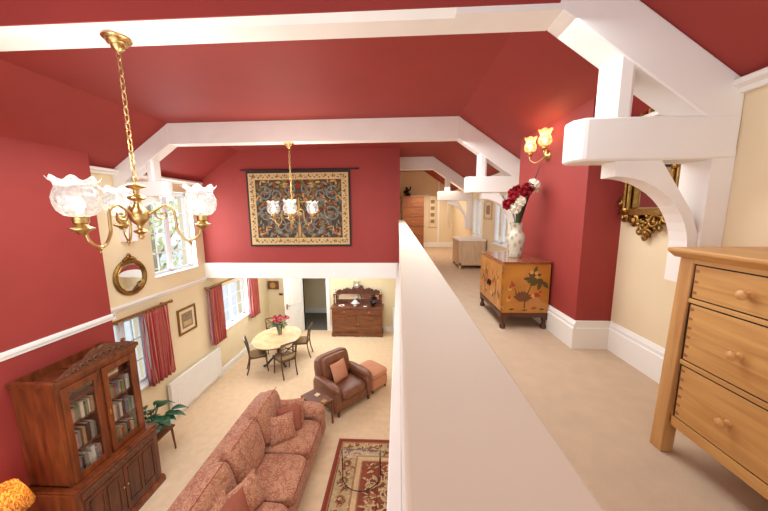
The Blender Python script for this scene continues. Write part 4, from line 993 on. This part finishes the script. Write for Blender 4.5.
# ------------------------------------------------------------------ sofa
SX0, SX1, SY0, SY1 = -2.45, -1.32, 2.12, 4.86
t = thing('sofa', 'long rust floral damask sofa facing the patterned rug', 'sofa', ((SX0+SX1)/2, (SY0+SY1)/2, GF))
mb = MB(); mb.cushion(SX0+.02, SX1-.02, SY0+.02, SY1-.02, GF+.07, GF+.32, 14, 14); obj('base', mb, M['sofa'], t, smooth=True)
mb = MB(); mb.M = Matrix.Translation((SX0+.16, (SY0+SY1)/2, GF+.5)) @ Matrix.Rotation(-.12, 4, 'Y'); mb.cushion(-.13, .12, -(SY1-SY0)/2+.06, (SY1-SY0)/2-.06, -.4, .43, 9, 14); obj('back_frame', mb, M['sofa'], t, smooth=True)
for y0, y1 in ((SY0, SY0+.27), (SY1-.27, SY1)):
    mb = MB(); mb.cushion(SX0+.1, SX1, y0+.03, y1-.03, GF+.08, GF+.56, 10, 10)
    yc = (y0+y1)/2; mb.M = Matrix.Translation((0, yc, GF+.56)); mb.cushion(SX0+.1, SX1+.01, -.145, .145, -.115, .105, 3, 12)
    obj('arm', mb, M['sofa'], t, smooth=True)
cw = (SY1-SY0-.54)/3
for k in range(3):
    a = SY0+.27+k*cw
    mb = MB(); mb.cushion(SX0+.3, SX1+.02, a+.006, a+cw-.006, GF+.31, GF+.51, 4.5, 14, .02); sc_ = obj('seat_cushion', mb, M['sofa'], t, smooth=True)
    mb = MB(); e = .03
    mb.tube([(SX1+.006, a+.03, GF+.485), (SX1+.006, a+cw-.03, GF+.485)], .006, 6); obj('piping', mb, M['sofa_pip'], sc_)
    mb = MB(); mb.M = Matrix.Translation((SX0+.36, a+cw/2, GF+.79)) @ Matrix.Rotation(-.24, 4, 'Y'); mb.cushion(-.11, .12, -cw/2+.004, cw/2-.004, -.3, .31, 4.2, 14); bc = obj('back_cushion', mb, M['sofa'], t, smooth=True)
    mb = MB(); mb.M = Matrix.Translation((SX0+.36, a+cw/2, GF+.79)) @ Matrix.Rotation(-.24, 4, 'Y')
    mb.tube([(.09, -cw/2+.05, .287), (.09, cw/2-.05, .287)], .005, 6); obj('piping', mb, M['sofa_pip'], bc)
for x in (SX0+.1, SX1-.08):
    for y in (SY0+.1, SY1-.08): mb = MB(); mb.lathe([(.02,0),(.03,.08)], (x, y, GF), 10); obj('foot', mb, M['chairwood'], t, smooth=40)
def scatter_cushion(label, c, yaw, tilt, s, mat, grp='scatter cushions on the sofa', th=.17):
    mb = MB(); mb.M = Matrix.Translation(c) @ Matrix.Rotation(yaw, 4, 'Z') @ Matrix.Rotation(tilt, 4, 'X'); mb.pillow(s, s, th)
    o = obj('scatter_cushion', mb, mat, None, smooth=True); tag(o, label, 'cushion', grp); return o
scatter_cushion('rust floral scatter cushion leaning on the far arm of the sofa, rearmost', (-1.80, 4.46, GF+.70), .2, -.35, .42, M['sofa'])
scatter_cushion('plain rust scatter cushion between two floral ones at the far end of the sofa', (-1.78, 4.30, GF+.68), .35, -.4, .40, M['rust'])
scatter_cushion('floral scatter cushion in front of the plain rust one, far end of the sofa', (-1.82, 4.10, GF+.68), .55, -.45, .40, M['sofa'])
scatter_cushion('floral scatter cushion standing at the near end of the sofa', (-1.80, 2.97, GF+.68), 1.2, -.4, .40, M['sofa'])
scatter_cushion('plain rust scatter cushion at the near end of the sofa', (-1.84, 2.74, GF+.67), 1.1, -.4, .40, M['rust'])
scatter_cushion('floral scatter cushion behind the plain rust one at the near end of the sofa', (-1.98, 2.66, GF+.73), 1.3, -.3, .38, M['sofa'])

# ------------------------------------------------------------------ armchair and stool
TH49 = math.radians(49)
t = thing('armchair', 'brown leather club armchair beside the salmon footstool', 'armchair', (-1.21, 5.84, GF), TH49)
def L(name, mb, mat, **k): return obj(name, mb, mat, t, local=True, **k)
mb = MB(); mb.cushion(-.40, .40, -.42, .40, .1, .32, 8, 12); L('base', mb, M['leather'], smooth=True)
mb = MB(); mb.cushion(-.33, .33, -.46, .22, .30, .475, 5, 12, .02); L('seat_cushion', mb, M['leather'], smooth=True)
mb = MB(); mb.M = Matrix.Translation((0, .33, .62)) @ Matrix.Rotation(-.16, 4, 'X'); mb.cushion(-.42, .42, -.1, .1, -.45, .36, 6, 12); L('back_frame', mb, M['leather'], smooth=True)
mb = MB(); mb.M = Matrix.Translation((0, .22, .68)) @ Matrix.Rotation(-.2, 4, 'X'); mb.cushion(-.35, .35, -.09, .09, -.24, .29, 5, 12); L('back_cushion', mb, M['leather'], smooth=True)
for s in (-1, 1):
    mb = MB(); mb.cushion(s*.41-.07, s*.41+.07, -.44, .40, .1, .56, 8, 10)
    mb.M = Matrix.Translation((s*.415, -.03, .56)) @ Matrix.Rotation(PI/2, 4, 'X'); mb.cushion(-.095, .095, -.08, .085, -.40, .43, 2.6, 12); L('arm', mb, M['leather'], smooth=True)
for x in (-.40, .40):
    for y in (-.38, .34): mb = MB(); mb.lathe([(.02,0),(.025,.03),(.03,.11)], (x, y, 0), 10); L('foot', mb, M['chairwood'], smooth=40)
mb = MB(); mb.M = Matrix.Translation((-1.21, 5.84, GF)) @ Matrix.Rotation(TH49, 4, 'Z') @ Matrix.Translation((-.05, .02, .68)) @ Matrix.Rotation(.15, 4, 'Z') @ Matrix.Rotation(-.32, 4, 'X'); mb.pillow(.42, .42, .16)
tag(obj('scatter_cushion', mb, M['salmon'], None, smooth=True), 'plain salmon square cushion on the brown leather armchair', 'cushion')
t = thing('footstool', 'salmon upholstered box footstool beside the leather armchair', 'footstool', (-.65, 6.41, GF), TH49)
mb = MB(); mb.cushion(-.25, .25, -.31, .31, .07, .34, 12, 10); L('base', mb, M['salmon'], smooth=True)
mb = MB(); mb.cushion(-.265, .265, -.325, .325, .33, .45, 6, 12, .015); L('cushion_top', mb, M['salmon'], smooth=True)
for x in (-.2, .2):
    for y in (-.26, .26): mb = MB(); mb.lathe([(.02,0),(.028,.08)], (x, y, 0), 10); L('foot', mb, M['chairwood'], smooth=40)

# side table by the armchair
ta = math.radians(50)
t = thing('occasional_table', 'dark walnut occasional table between the sofa arm and the leather armchair', 'table', (-1.57, 5.16, GF), ta)
mb = MB(); mb.box(-.18, .18, -.28, .28, .475, .5); L('top', mb, M['darkwood'], bevel=.004)
mb = MB(); mb.box(-.165, .165, -.265, .265, .43, .475); L('apron', mb, M['darkwood'])
for x in (-.16, .16):
    for y in (-.26, .26): mb = MB(); mb.box(x-.014, x+.014, y-.014, y+.014, 0, .475); L('leg', mb, M['darkwood'])
for i, (dx, dy, lb) in enumerate(((.05, .06, 'pale square coaster at the middle of the walnut occasional table'), (-.04, -.2, 'tan square coaster at the near edge of the walnut occasional table'))):
    v_ = Matrix.Translation((-1.57, 5.16, GF+.501)) @ Matrix.Rotation(ta+.3*i, 4, 'Z') @ Vector((dx, dy, 0))
    mb = MB(); mb.M = Matrix.Translation(v_) @ Matrix.Rotation(ta+.2, 4, 'Z'); mb.box(-.045, .045, -.045, .045, 0, .008); tag(obj('coaster', mb, M['mat'] if i == 0 else M['tap_gold']), lb, 'coaster', 'coasters')

# ------------------------------------------------------------------ rug and glass table
RX0, RX1, RY0, RY1 = -1.06, 1.2, 1.6, 4.72
mb = MB(); mb.mi = 0; mb.box(RX0, RX1, RY0, RY1, GF, GF+.012)
fl = Flat(mb, lambda u, v, h: (u, v, GF+.012+h), .0008)
cxr = (RX0+RX1)/2
def band(i, mi): fl.rect(RX0+i, RX1-i, RY0+i, RY1-i, mi); fl.h += .0004
band(.025, 1); band(.07, 5); band(.10, 2); band(.36, 5); band(.39, 3); band(.46, 5); band(.48, 0)
rd = random.Random(17)
for k in range(32):
    v = RY1-.23-k*.1
    for u0, s in ((RX0+.23, 1), (RX1-.23, -1)):
        if v < RY0+.1: continue
        if k % 3 == 0: fl.disc(u0, v, .075, 5, 10); fl.disc(u0, v, .055, 4, 10); fl.disc(u0, v, .03, 2, 8)
        for q in range(7): fl.poly(leafpoly(u0+rd.uniform(-.09,.09), v+rd.uniform(-.05,.05), .08, .014, rd.uniform(0,6), 2), rd.choice([4, 1, 5, 3]))
for k in range(18):
    u = RX0+.23+k*.125
    if u > RX1-.2: continue
    v = RY1-.23
    if k % 3 == 0: fl.disc(u, v, .075, 5, 10); fl.disc(u, v, .055, 4, 10); fl.disc(u, v, .03, 2, 8)
    for q in range(7): fl.poly(leafpoly(u+rd.uniform(-.05,.05), v+rd.uniform(-.09,.09), .08, .014, rd.uniform(0,6), 2), rd.choice([4, 1, 5, 3]))
for k in range(420):
    u = rd.uniform(.02, cxr-RX0-.55) ; v = rd.uniform(RY0+.55, RY1-.55); a = rd.uniform(0, 6.28); Lf = rd.uniform(.05, .13)
    mi = rd.choice([3, 3, 3, 5, 2, 4, 3])
    for s in (1, -1): fl.poly([(cxr+s*(x-0), y) for x, y in leafpoly(u, v, Lf, Lf*.17, a, 2)], mi)
for k in range(16):
    u = rd.uniform(.1, cxr-RX0-.65); v = rd.uniform(RY0+.65, RY1-.65)
    for s in (1, -1):
        L_, R2 = scroll(u, v, .13, rd.uniform(0, 6), 1.1, .012, 1); fl.strip(([(cxr+s*x, y) for x, y in L_], [(cxr+s*x, y) for x, y in R2]), 3)
tag(obj('rug', mb, [M['rug_red'], M['rug_edge'], M['rug_beige'], M['rug_cream'], M['rug_brown'], M['rug_tan']]), 'red and beige patterned oriental rug in front of the sofa', 'rug')
t = thing('glass_coffee_table', 'glass topped coffee table with thin bronze legs standing on the rug', 'table', (-.57, 3.4, GF+.017))
gx0, gx1, gy0, gy1, gz = -.86, -.28, 2.75, 3.98, GF+.46
mb = MB(); mb.box(gx0-.02, gx1+.02, gy0, gy1+.02, gz, gz+.006); obj('glass_top', mb, M['tableglass'], t)
mb = MB()
for (a, b) in (((gx0, gy1), (gx1, gy1)), ((gx0, gy0), (gx1, gy0)), ((gx0, gy0), (gx0, gy1)), ((gx1, gy0), (gx1, gy1))): mb.tube([(a[0], a[1], gz-.006), (b[0], b[1], gz-.006)], .004, 6)
obj('frame', mb, M['iron'], t)
for x in (gx0, gx1):
    for y in (gy0, gy1): mb = MB(); mb.tube([(x, y, GF+.017), (x, y, gz-.004)], .009, 8); obj('leg', mb, M['iron'], t)
mb = MB(); cxx = (gx0+gx1)/2
for yb_, s in ((gy1, -1), (gy0, 1)): mb.tube([(cxx+(gx1-gx0)/2*math.cos(q*PI/14), yb_+s*.30*math.sin(q*PI/14), GF+.06) for q in range(15)], .007, 6)
obj('stretcher', mb, M['iron'], t, smooth=True)

# ------------------------------------------------------------------ dining table and chairs
TX, TY = -3.24, 7.40
t = thing('dining_table', 'oval dining table with pale burr top on a dark pedestal by the window', 'dining table', (TX, TY, GF))
E_ = lambda rx, ry, z0, z1, n=48: [(TX+rx*math.cos(2*PI*i/n), TY+ry*math.sin(2*PI*i/n)) for i in range(n)]
mb = MB(); mb.prism(E_(.60, .76, 0, 0), GF+.715, GF+.74, 'z'); obj('top', mb, M['table'], t, bevel=.006)
mb = MB(); mb.prism(E_(.52, .68, 0, 0), GF+.665, GF+.715, 'z'); obj('apron', mb, M['chairwood'], t)
mb = MB(); mb.lathe([(.05,.12),(.09,.16),(.08,.2),(.04,.26),(.05,.4),(.09,.5),(.07,.58),(.14,.665)], (TX, TY, GF), 20); obj('pedestal', mb, M['chairwood'], t, smooth=40)
for k in range(4):
    a = PI/4+k*PI/2; c, s = math.cos(a), math.sin(a)
    mb = MB(); mb.tube(arc_pts([(TX+.04*c, TY+.04*s, GF+.2), (TX+.18*c, TY+.18*s, GF+.17), (TX+.32*c, TY+.32*s, GF+.06), (TX+.42*c, TY+.42*s, GF+.03)]), .03, 8); obj('leg', mb, M['chairwood'], t, smooth=True)
def dining_chair(label, loc, rz, group):
    t = thing('dining_chair', label, 'chair', loc, rz, group)     # faces -y locally
    def Lc(n_, mb, mat, **k): return obj(n_, mb, mat, t, local=True, **k)
    mb = MB(); mb.prism([(-.22, -.22), (.22, -.22), (.19, .2), (-.19, .2)], .40, .44, 'z'); Lc('seat_rail', mb, M['chairwood'], bevel=.006)
    mb = MB(); mb.cushion(-.205, .205, -.21, .185, .43, .485, 5, 10); Lc('seat', mb, M['seatpad'], smooth=True)
    for x in (-.195, .195):
        mb = MB(); mb.tube(arc_pts([(x, -.2, .43), (x*1.0, -.205, .2), (x*1.05, -.225, 0)], 3), [.02,.02,.019,.018,.016,.015,.014], 8); Lc('leg', mb, M['chairwood'], smooth=True)
        mb = MB(); mb.tube(arc_pts([(x*.9, .27, 0), (x*.9, .21, .22), (x*.92, .19, .44), (x*.95, .215, .68), (x*1.0, .27, .90)], 3), .017, 8); Lc('leg', mb, M['chairwood'], smooth=True)
    mb = MB(); mb.tube(arc_pts([(-.195, .268, .885), (0, .285, .895), (.195, .268, .885)], 5), .02, 8)
    m2 = MB(); m2.tube(arc_pts([(-.18, .205, .6), (0, .215, .6), (.18, .205, .6)], 4), .012, 8); Lc('cross_rail', m2, M['chairwood'], smooth=True)
    Lc('top_rail', mb, M['chairwood'], smooth=True)
    mb = MB()
    for s in (-1, 1):
        mb.tube(arc_pts([(s*.17, .208, .61), (s*.02, .235, .72), (-s*.16, .262, .87)], 4), .010, 6); mb.tube(arc_pts([(s*.18, .235, .75), (s*.09, .24, .77), (0, .245, .745)], 3), .010, 6)
    mb.ell((0, .237, .74), (.035,.012,.035)); Lc('splat', mb, M['chairwood'], smooth=True)
    return t
def face(x, y, tx=TX, ty=TY): return math.atan2(tx-x, -(ty-y))
g = 'dining chairs'
ch = dining_chair('dark dining chair at the left of the oval table, its back to the window wall', (-3.62, 7.0, GF), math.radians(118), g)
dup(ch, 'dark dining chair at the near side of the oval table, its back to the camera', (-2.84, 6.84, GF), math.radians(226), g)
dup(ch, 'dark dining chair at the right of the oval table, before the open doorway', (-2.74, 7.82, GF), math.radians(-84), g)
dup(ch, 'dark dining chair at the far side of the oval table, half hidden by the bouquet', (-3.66, 8.12, GF), math.radians(28), g)
# bouquet on table
BXF, BYF = -3.22, 7.5
t = thing('glass_vase', 'clear glass vase with the pink bouquet on the dining table', 'vase', (BXF, BYF, GF+.74))
mb = MB(); mb.lathe([(0,0),(.05,.0),(.055,.02),(.06,.12),(.085,.24),(.081,.24),(.055,.12),(.05,.02),(0,.015)], (BXF, BYF, GF+.741), 24); obj('body', mb, M['clear'], t, smooth=50)
t = thing('flower_bunch', 'bouquet of pink and red roses in the clear vase on the dining table', 'flowers', (BXF, BYF, GF+.76)); rd = random.Random(2)
for k in range(17):
    a = k*2.4; rr = .05+.19*((k*.618) % 1); x, y, z = BXF+rr*math.cos(a), BYF+rr*math.sin(a), GF+.74+.42+.12*rd.random()-rr*.35
    st = MB(); st.tube([(BXF+.02*math.cos(a), BYF+.02*math.sin(a), GF+.76), (BXF+.05*math.cos(a), BYF+.05*math.sin(a), GF+1.0), (x, y, z)], .004, 5); s_ = obj('stem', st, M['stem'], t)
    fm = MB(); bloom(fm, (x, y, z), .045, 30); obj('bloom', fm, M['f_pink'] if k % 3 else M['f_red'], s_, smooth=True)
lf = MB()
for k in range(60):
    a = rd.uniform(0, 6.28); rr = rd.uniform(.04, .2); c = Vector((BXF+rr*math.cos(a), BYF+rr*math.sin(a), GF+.74+rd.uniform(.22, .42)-.2*rr)); u = Vector((math.cos(a), math.sin(a), rd.uniform(-.5, .6))).normalized(); v_ = u.orthogonal().normalized()
    lf.add([c-u*.05, c+v_*.02, c+u*.05, c-v_*.02], [(0,1,2,3)])
obj('foliage', lf, M['stem'], t)

# ------------------------------------------------------------------ sideboard and what stands on it
QX0, QX1, QY0, QY1, QT = -2.2, -.5, 9.07, 9.565, -3.02
t = thing('sideboard', 'carved mahogany mirror-backed sideboard against the far wall of the lower room', 'sideboard', ((QX0+QX1)/2, 9.3, GF))
mb = MB(); mb.box(QX0+.04, QX1-.04, QY0+.04, QY1, GF+.13, QT-.03); obj('carcass', mb, M['sidewood'], t)
mb = MB(); mb.prism([(QX0+.02, GF), (QX0+.02, GF+.13), (QX1-.02, GF+.13), (QX1-.02, GF), (QX1-.15, GF), (QX1-.2, GF+.03), (QX1-.75, GF+.03), (QX1-.8, GF), (QX0+.8, GF), (QX0+.75, GF+.03), (QX0+.2, GF+.03), (QX0+.15, GF)], QY0+.02, QY1); obj('plinth', mb, M['sidewood'], t)
mb = MB(); mb.box(QX0, QX1, QY0, QY1, QT-.03, QT); obj('top', mb, M['sidewood'], t, bevel=.008)
xm = (QX0+QX1)/2
for a, b in ((QX0+.06, xm-.01), (xm+.01, QX1-.06)):
    for z0, z1, nm in ((QT-.22, QT-.05, 'drawer'), (GF+.15, QT-.25, 'door')):
        mb = MB(); mb.box(a, b, QY0+.025, QY0+.04, z0, z1)
        for (p, q, r_, s_) in ((a+.05, b-.05, z0+.03, z0+.045), (a+.05, b-.05, z1-.045, z1-.03), (a+.05, a+.065, z0+.03, z1-.03), (b-.065, b-.05, z0+.03, z1-.03)): mb.box(p, q, QY0+.016, QY0+.025, r_, s_)
        d_ = obj(nm, mb, M['sidewood'], t, bevel=.003)
        mb = MB(); mb.ell(((a+b)/2 if nm == 'drawer' else (b-.03 if a < xm-.2 else a+.03), QY0+.012, (z0+z1)/2), .018); obj('knob', mb, M['brass'], d_, smooth=True)
zb = QT+.36
mb = MB(); mb.box(QX0+.1, QX1-.1, QY1-.04, QY1, QT, zb+.03)
cr_ = [(0,.03),(.04,.10),(.12,.08),(.2,.14),(.26,.20),(.29,.14),(.36,.14),(.4,.26),(.5,.29)]
pts = [(QX0+.1+u*(QX1-QX0-.2), zb+v) for u, v in cr_]+[(QX0+.1+(1-u)*(QX1-QX0-.2), zb+v) for u, v in cr_[::-1][1:]]
mb.prism([(QX0+.1, zb)]+pts+[(QX1-.1, zb)], QY1-.045, QY1-.01)
for k in range(9): u = .1+.1*k; mb.ell((QX0+.1+u*(QX1-QX0-.2), QY1-.05, zb+.08+.08*math.sin(PI*u)), (.06,.012,.035), 8, 6)
obj('carved_back', mb, M['mahog_d'], t)
mb = MB(); mb.box(QX0+.16, QX0+.86, QY1-.05, QY1-.04, QT+.16, zb-.02); mb.box(QX1-.86, QX1-.16, QY1-.05, QY1-.04, QT+.16, zb-.02); obj('mirror_panel', mb, M['mirror'], t)
mb = MB(); mb.box(QX0+.04, QX0+.28, QY1-.2, QY1-.04, zb-.02, zb); mb.box(QX1-.28, QX1-.04, QY1-.2, QY1-.04, zb-.02, zb); obj('shelf', mb, M['sidewood'], t)
for x in (QX0+.07, QX1-.07): mb = MB(); mb.lathe([(.03,0),(.02,.03),(.028,.1),(.018,.2),(.026,.3),(.03,.34)], (x, QY1-.17, QT), 12); obj('column', mb, M['sidewood'], t, smooth=40)
for x, s in ((QX0+.1, 'left'), (QX1-.1, 'right')):
    t = thing('candlestick', 'small silver candlestick on the %s end shelf of the sideboard' % s, 'candlestick', (x, QY1-.12, zb), 0, 'candlesticks on the sideboard')
    mb = MB(); mb.lathe([(.045,0),(.05,.012),(.018,.03),(.012,.06),(.02,.08),(.012,.1),(.012,.14),(.025,.155),(0,.156)], (x, QY1-.12, zb), 14); obj('stem', mb, M['silver'], t, smooth=40)
    mb = MB(); mb.tube([(x, QY1-.12, zb+.15), (x, QY1-.12, zb+.26)], .011, 8); obj('candle', mb, M['china'], t)
t = thing('tureen', 'white china tureen with lid at the middle of the sideboard', 'tureen', (-1.42, 9.3, QT))
mb = MB(); mb.lathe([(.05,0),(.055,.012),(.03,.03),(.08,.06),(.1,.1),(.085,.14),(0,.14)], (-1.42, 9.3, QT), 20); mb.tube([(-1.53, 9.3, QT+.12), (-1.56, 9.3, QT+.09), (-1.51, 9.3, QT+.07)], .01, 6); mb.tube([(-1.31, 9.3, QT+.12), (-1.28, 9.3, QT+.09), (-1.33, 9.3, QT+.07)], .01, 6); obj('bowl', mb, M['china'], t, smooth=40)
mb = MB(); mb.lathe([(.088,.14),(.075,.165),(.03,.185),(.012,.19),(.02,.205),(0,.215)], (-1.42, 9.3, QT), 20); obj('lid', mb, M['china'], t, smooth=40)
t = thing('dish', 'shallow pale dish on the left half of the sideboard', 'dish', (-1.86, 9.25, QT)); mb = MB(); mb.lathe([(.05,0),(.06,.008),(.11,.028),(.107,.03),(.05,.012),(0,.011)], (-1.86, 9.25, QT), 20); obj('plate', mb, M['china'], t, smooth=40)
mb = MB(); mb.lathe([(.03,.012),(.035,.03),(.03,.045),(0,.046)], (-1.86, 9.25, QT), 12); obj('cup', mb, M['f_pink'], t, smooth=40)
t = thing('bowl', 'dark bronze footed bowl on the right half of the sideboard', 'bowl', (-.84, 9.3, QT)); mb = MB(); mb.lathe([(.05,0),(.055,.015),(.025,.03),(.08,.06),(.12,.11),(.125,.15),(.118,.15),(.07,.07),(0,.05)], (-.84, 9.3, QT), 20); obj('body', mb, M['bronze'], t, smooth=40)
t = thing('dish', 'small silver dish between the tureen and the dark bowl', 'dish', (-1.08, 9.18, QT)); mb = MB(); mb.lathe([(.03,0),(.04,.006),(.07,.022),(.066,.024),(.03,.01),(0,.009)], (-1.08, 9.18, QT), 18); obj('plate', mb, M['silver'], t, smooth=40)
# lit wall light above the sideboard
t = thing('wall_light', 'small lit glass wall light above the sideboard', 'wall lamp', (-1.38, YF, -2.42))
mb = MB(); mb.M = Matrix.Translation((-1.38, YF-.001, -2.42)) @ Matrix.Rotation(PI/2, 4, 'X'); mb.lathe([(.05,0),(.05,.012),(.02,.03),(.012,.09),(.012,.1)], n=16); mb.M = Matrix.Identity(4); mb.lathe([(.02,-.05),(.04,-.03),(.03,0),(0,0)], (-1.38, YF-.1, -2.42), 14); obj('bracket', mb, M['brass'], t, smooth=40)
mb = MB(); mb.shell([(.03,-.02),(.1,.02),(.12,.09),(.09,.15),(.13,.2)], (-1.38, YF-.14, -2.44), 32, lambda j, a, r, z: (r*(1+.05*math.cos(8*a)), z)); obj('glass_shade', mb, M['shade'], t, smooth=True)
mb = MB(); mb.ell((-1.38, YF-.14, -2.36), .03); obj('bulb', mb, M['bulb'], t, smooth=True)
# wooden wall box and switch on the far wall, far radiator
t = thing('wall_clock', 'small square wooden wall clock on the far wall beside the dining window', 'clock', (-4.22, YF, -2.5))
mb = MB(); mb.box(-4.41, -4.05, YF-.07, YF-.001, -2.54, -2.26); obj('case', mb, M['darkwood'], t, bevel=.008)
mb = MB(); mb.M = Matrix.Translation((-4.23, YF-.07, -2.40)) @ Matrix.Rotation(PI/2, 4, 'X'); mb.lathe([(.1,0),(.1,.008),(0,.009)], n=24); obj('dial', mb, M['tap_gold'], t, smooth=40)
t = thing('thermostat', 'small grey control box on the far wall below the wooden clock', 'thermostat', (-3.98, YF, -2.72)); mb = MB(); mb.box(-4.06, -3.90, YF-.03, YF-.001, -2.76, -2.68); obj('case', mb, M['silver'], t, bevel=.004); mb = MB(); mb.box(-4.03, -3.96, YF-.033, YF-.03, -2.74, -2.70); obj('display', mb, M['black'], t)
t = thing('radiator', 'white panel radiator on the far wall to the right of the sideboard', 'radiator', (.3, YF-.06, GF+.13)); mb = MB(); mb.box(-.2, .9, YF-.09, YF-.05, GF+.14, GF+.82)
x = -.17
while x < .87: mb.box(x, x+.025, YF-.094, YF-.09, GF+.17, GF+.79); x += .05
mb.box(-.21, .91, YF-.1, YF-.04, GF+.82, GF+.84); obj('panel', mb, M['white'], t)
mb = MB()
for x in (-.24, .94): mb.tube([(x, YF-.07, GF), (x, YF-.07, GF+.2)], .009, 8); mb.ell((x, YF-.07, GF+.2), (.02,.02,.04)); mb.tube([(x, YF-.07, GF+.17), (.35+(x-.35)*.9, YF-.07, GF+.17)], .009, 8)
mb.box(0, .04, YF-.05, YF-.001, GF+.3, GF+.5); mb.box(.66, .7, YF-.05, YF-.001, GF+.3, GF+.5); obj('valves', mb, M['white'], t, smooth=40)

# ------------------------------------------------------------------ plant table and plant
t = thing('low_table', 'low dark table with splayed legs carrying the leafy plant', 'table', (-4.08, 4.18, GF))
mb = MB(); mb.box(-4.36, -3.82, 3.93, 4.42, GF+.42, GF+.45); obj('top', mb, M['darkwood'], t, bevel=.005)
for x in (-4.32, -3.86):
    for y in (3.97, 4.38): mb = MB(); mb.tube([(x, y, GF+.43), (x+(.03 if x > -4 else -.03)*.6, y+(.02 if y > 4.2 else -.02), GF)], [.02, .013], 8); obj('leg', mb, M['darkwood'], t, smooth=40)
t = thing('potted_plant', 'broad leaved green pot plant standing on the low table beside the bookcase', 'plant', (-4.02, 4.20, GF+.45))
mb = MB(); mb.lathe([(.07,0),(.085,.01),(.105,.15),(.11,.16),(.1,.16),(.09,.13),(0,.13)], (-4.02, 4.20, GF+.451), 20); obj('pot', mb, M['pot'], t, smooth=40)
rd = random.Random(4)
for k in range(30):
    a = k*2.4; tilt = .25+.75*((k*.37) % 1); Ls = rd.uniform(.06, .34); d = Vector((math.cos(a)*tilt, math.sin(a)*tilt, 1.05-tilt*.5)).normalized(); b0 = Vector((-4.02, 4.20, GF+.58)); tip = b0+d*Ls
    mb = MB(); mb.tube([b0, tip], .005, 5)
    h_ = Vector((math.cos(a), math.sin(a), 0)); s_ = Vector((-math.sin(a), math.cos(a), 0)); Lf = rd.uniform(.18, .27); vs = []
    for i in range(7):
        u = i/6; c = tip+(h_*.9*u+Vector((0,0,1))*(.35*u-.65*u*u))*Lf; wd = .07*math.sin(PI*(.06+.94*u)**.85) if u < 1 else .001
        vs += [c-s_*wd+Vector((0,0,.012)), c, c+s_*wd+Vector((0,0,.012))]
    mb.add(vs, [(3*i+j, 3*i+j+1, 3*i+j+4, 3*i+j+3) for i in range(6) for j in range(2)])
    obj('leaf', mb, M['leaf'], t, smooth=True)
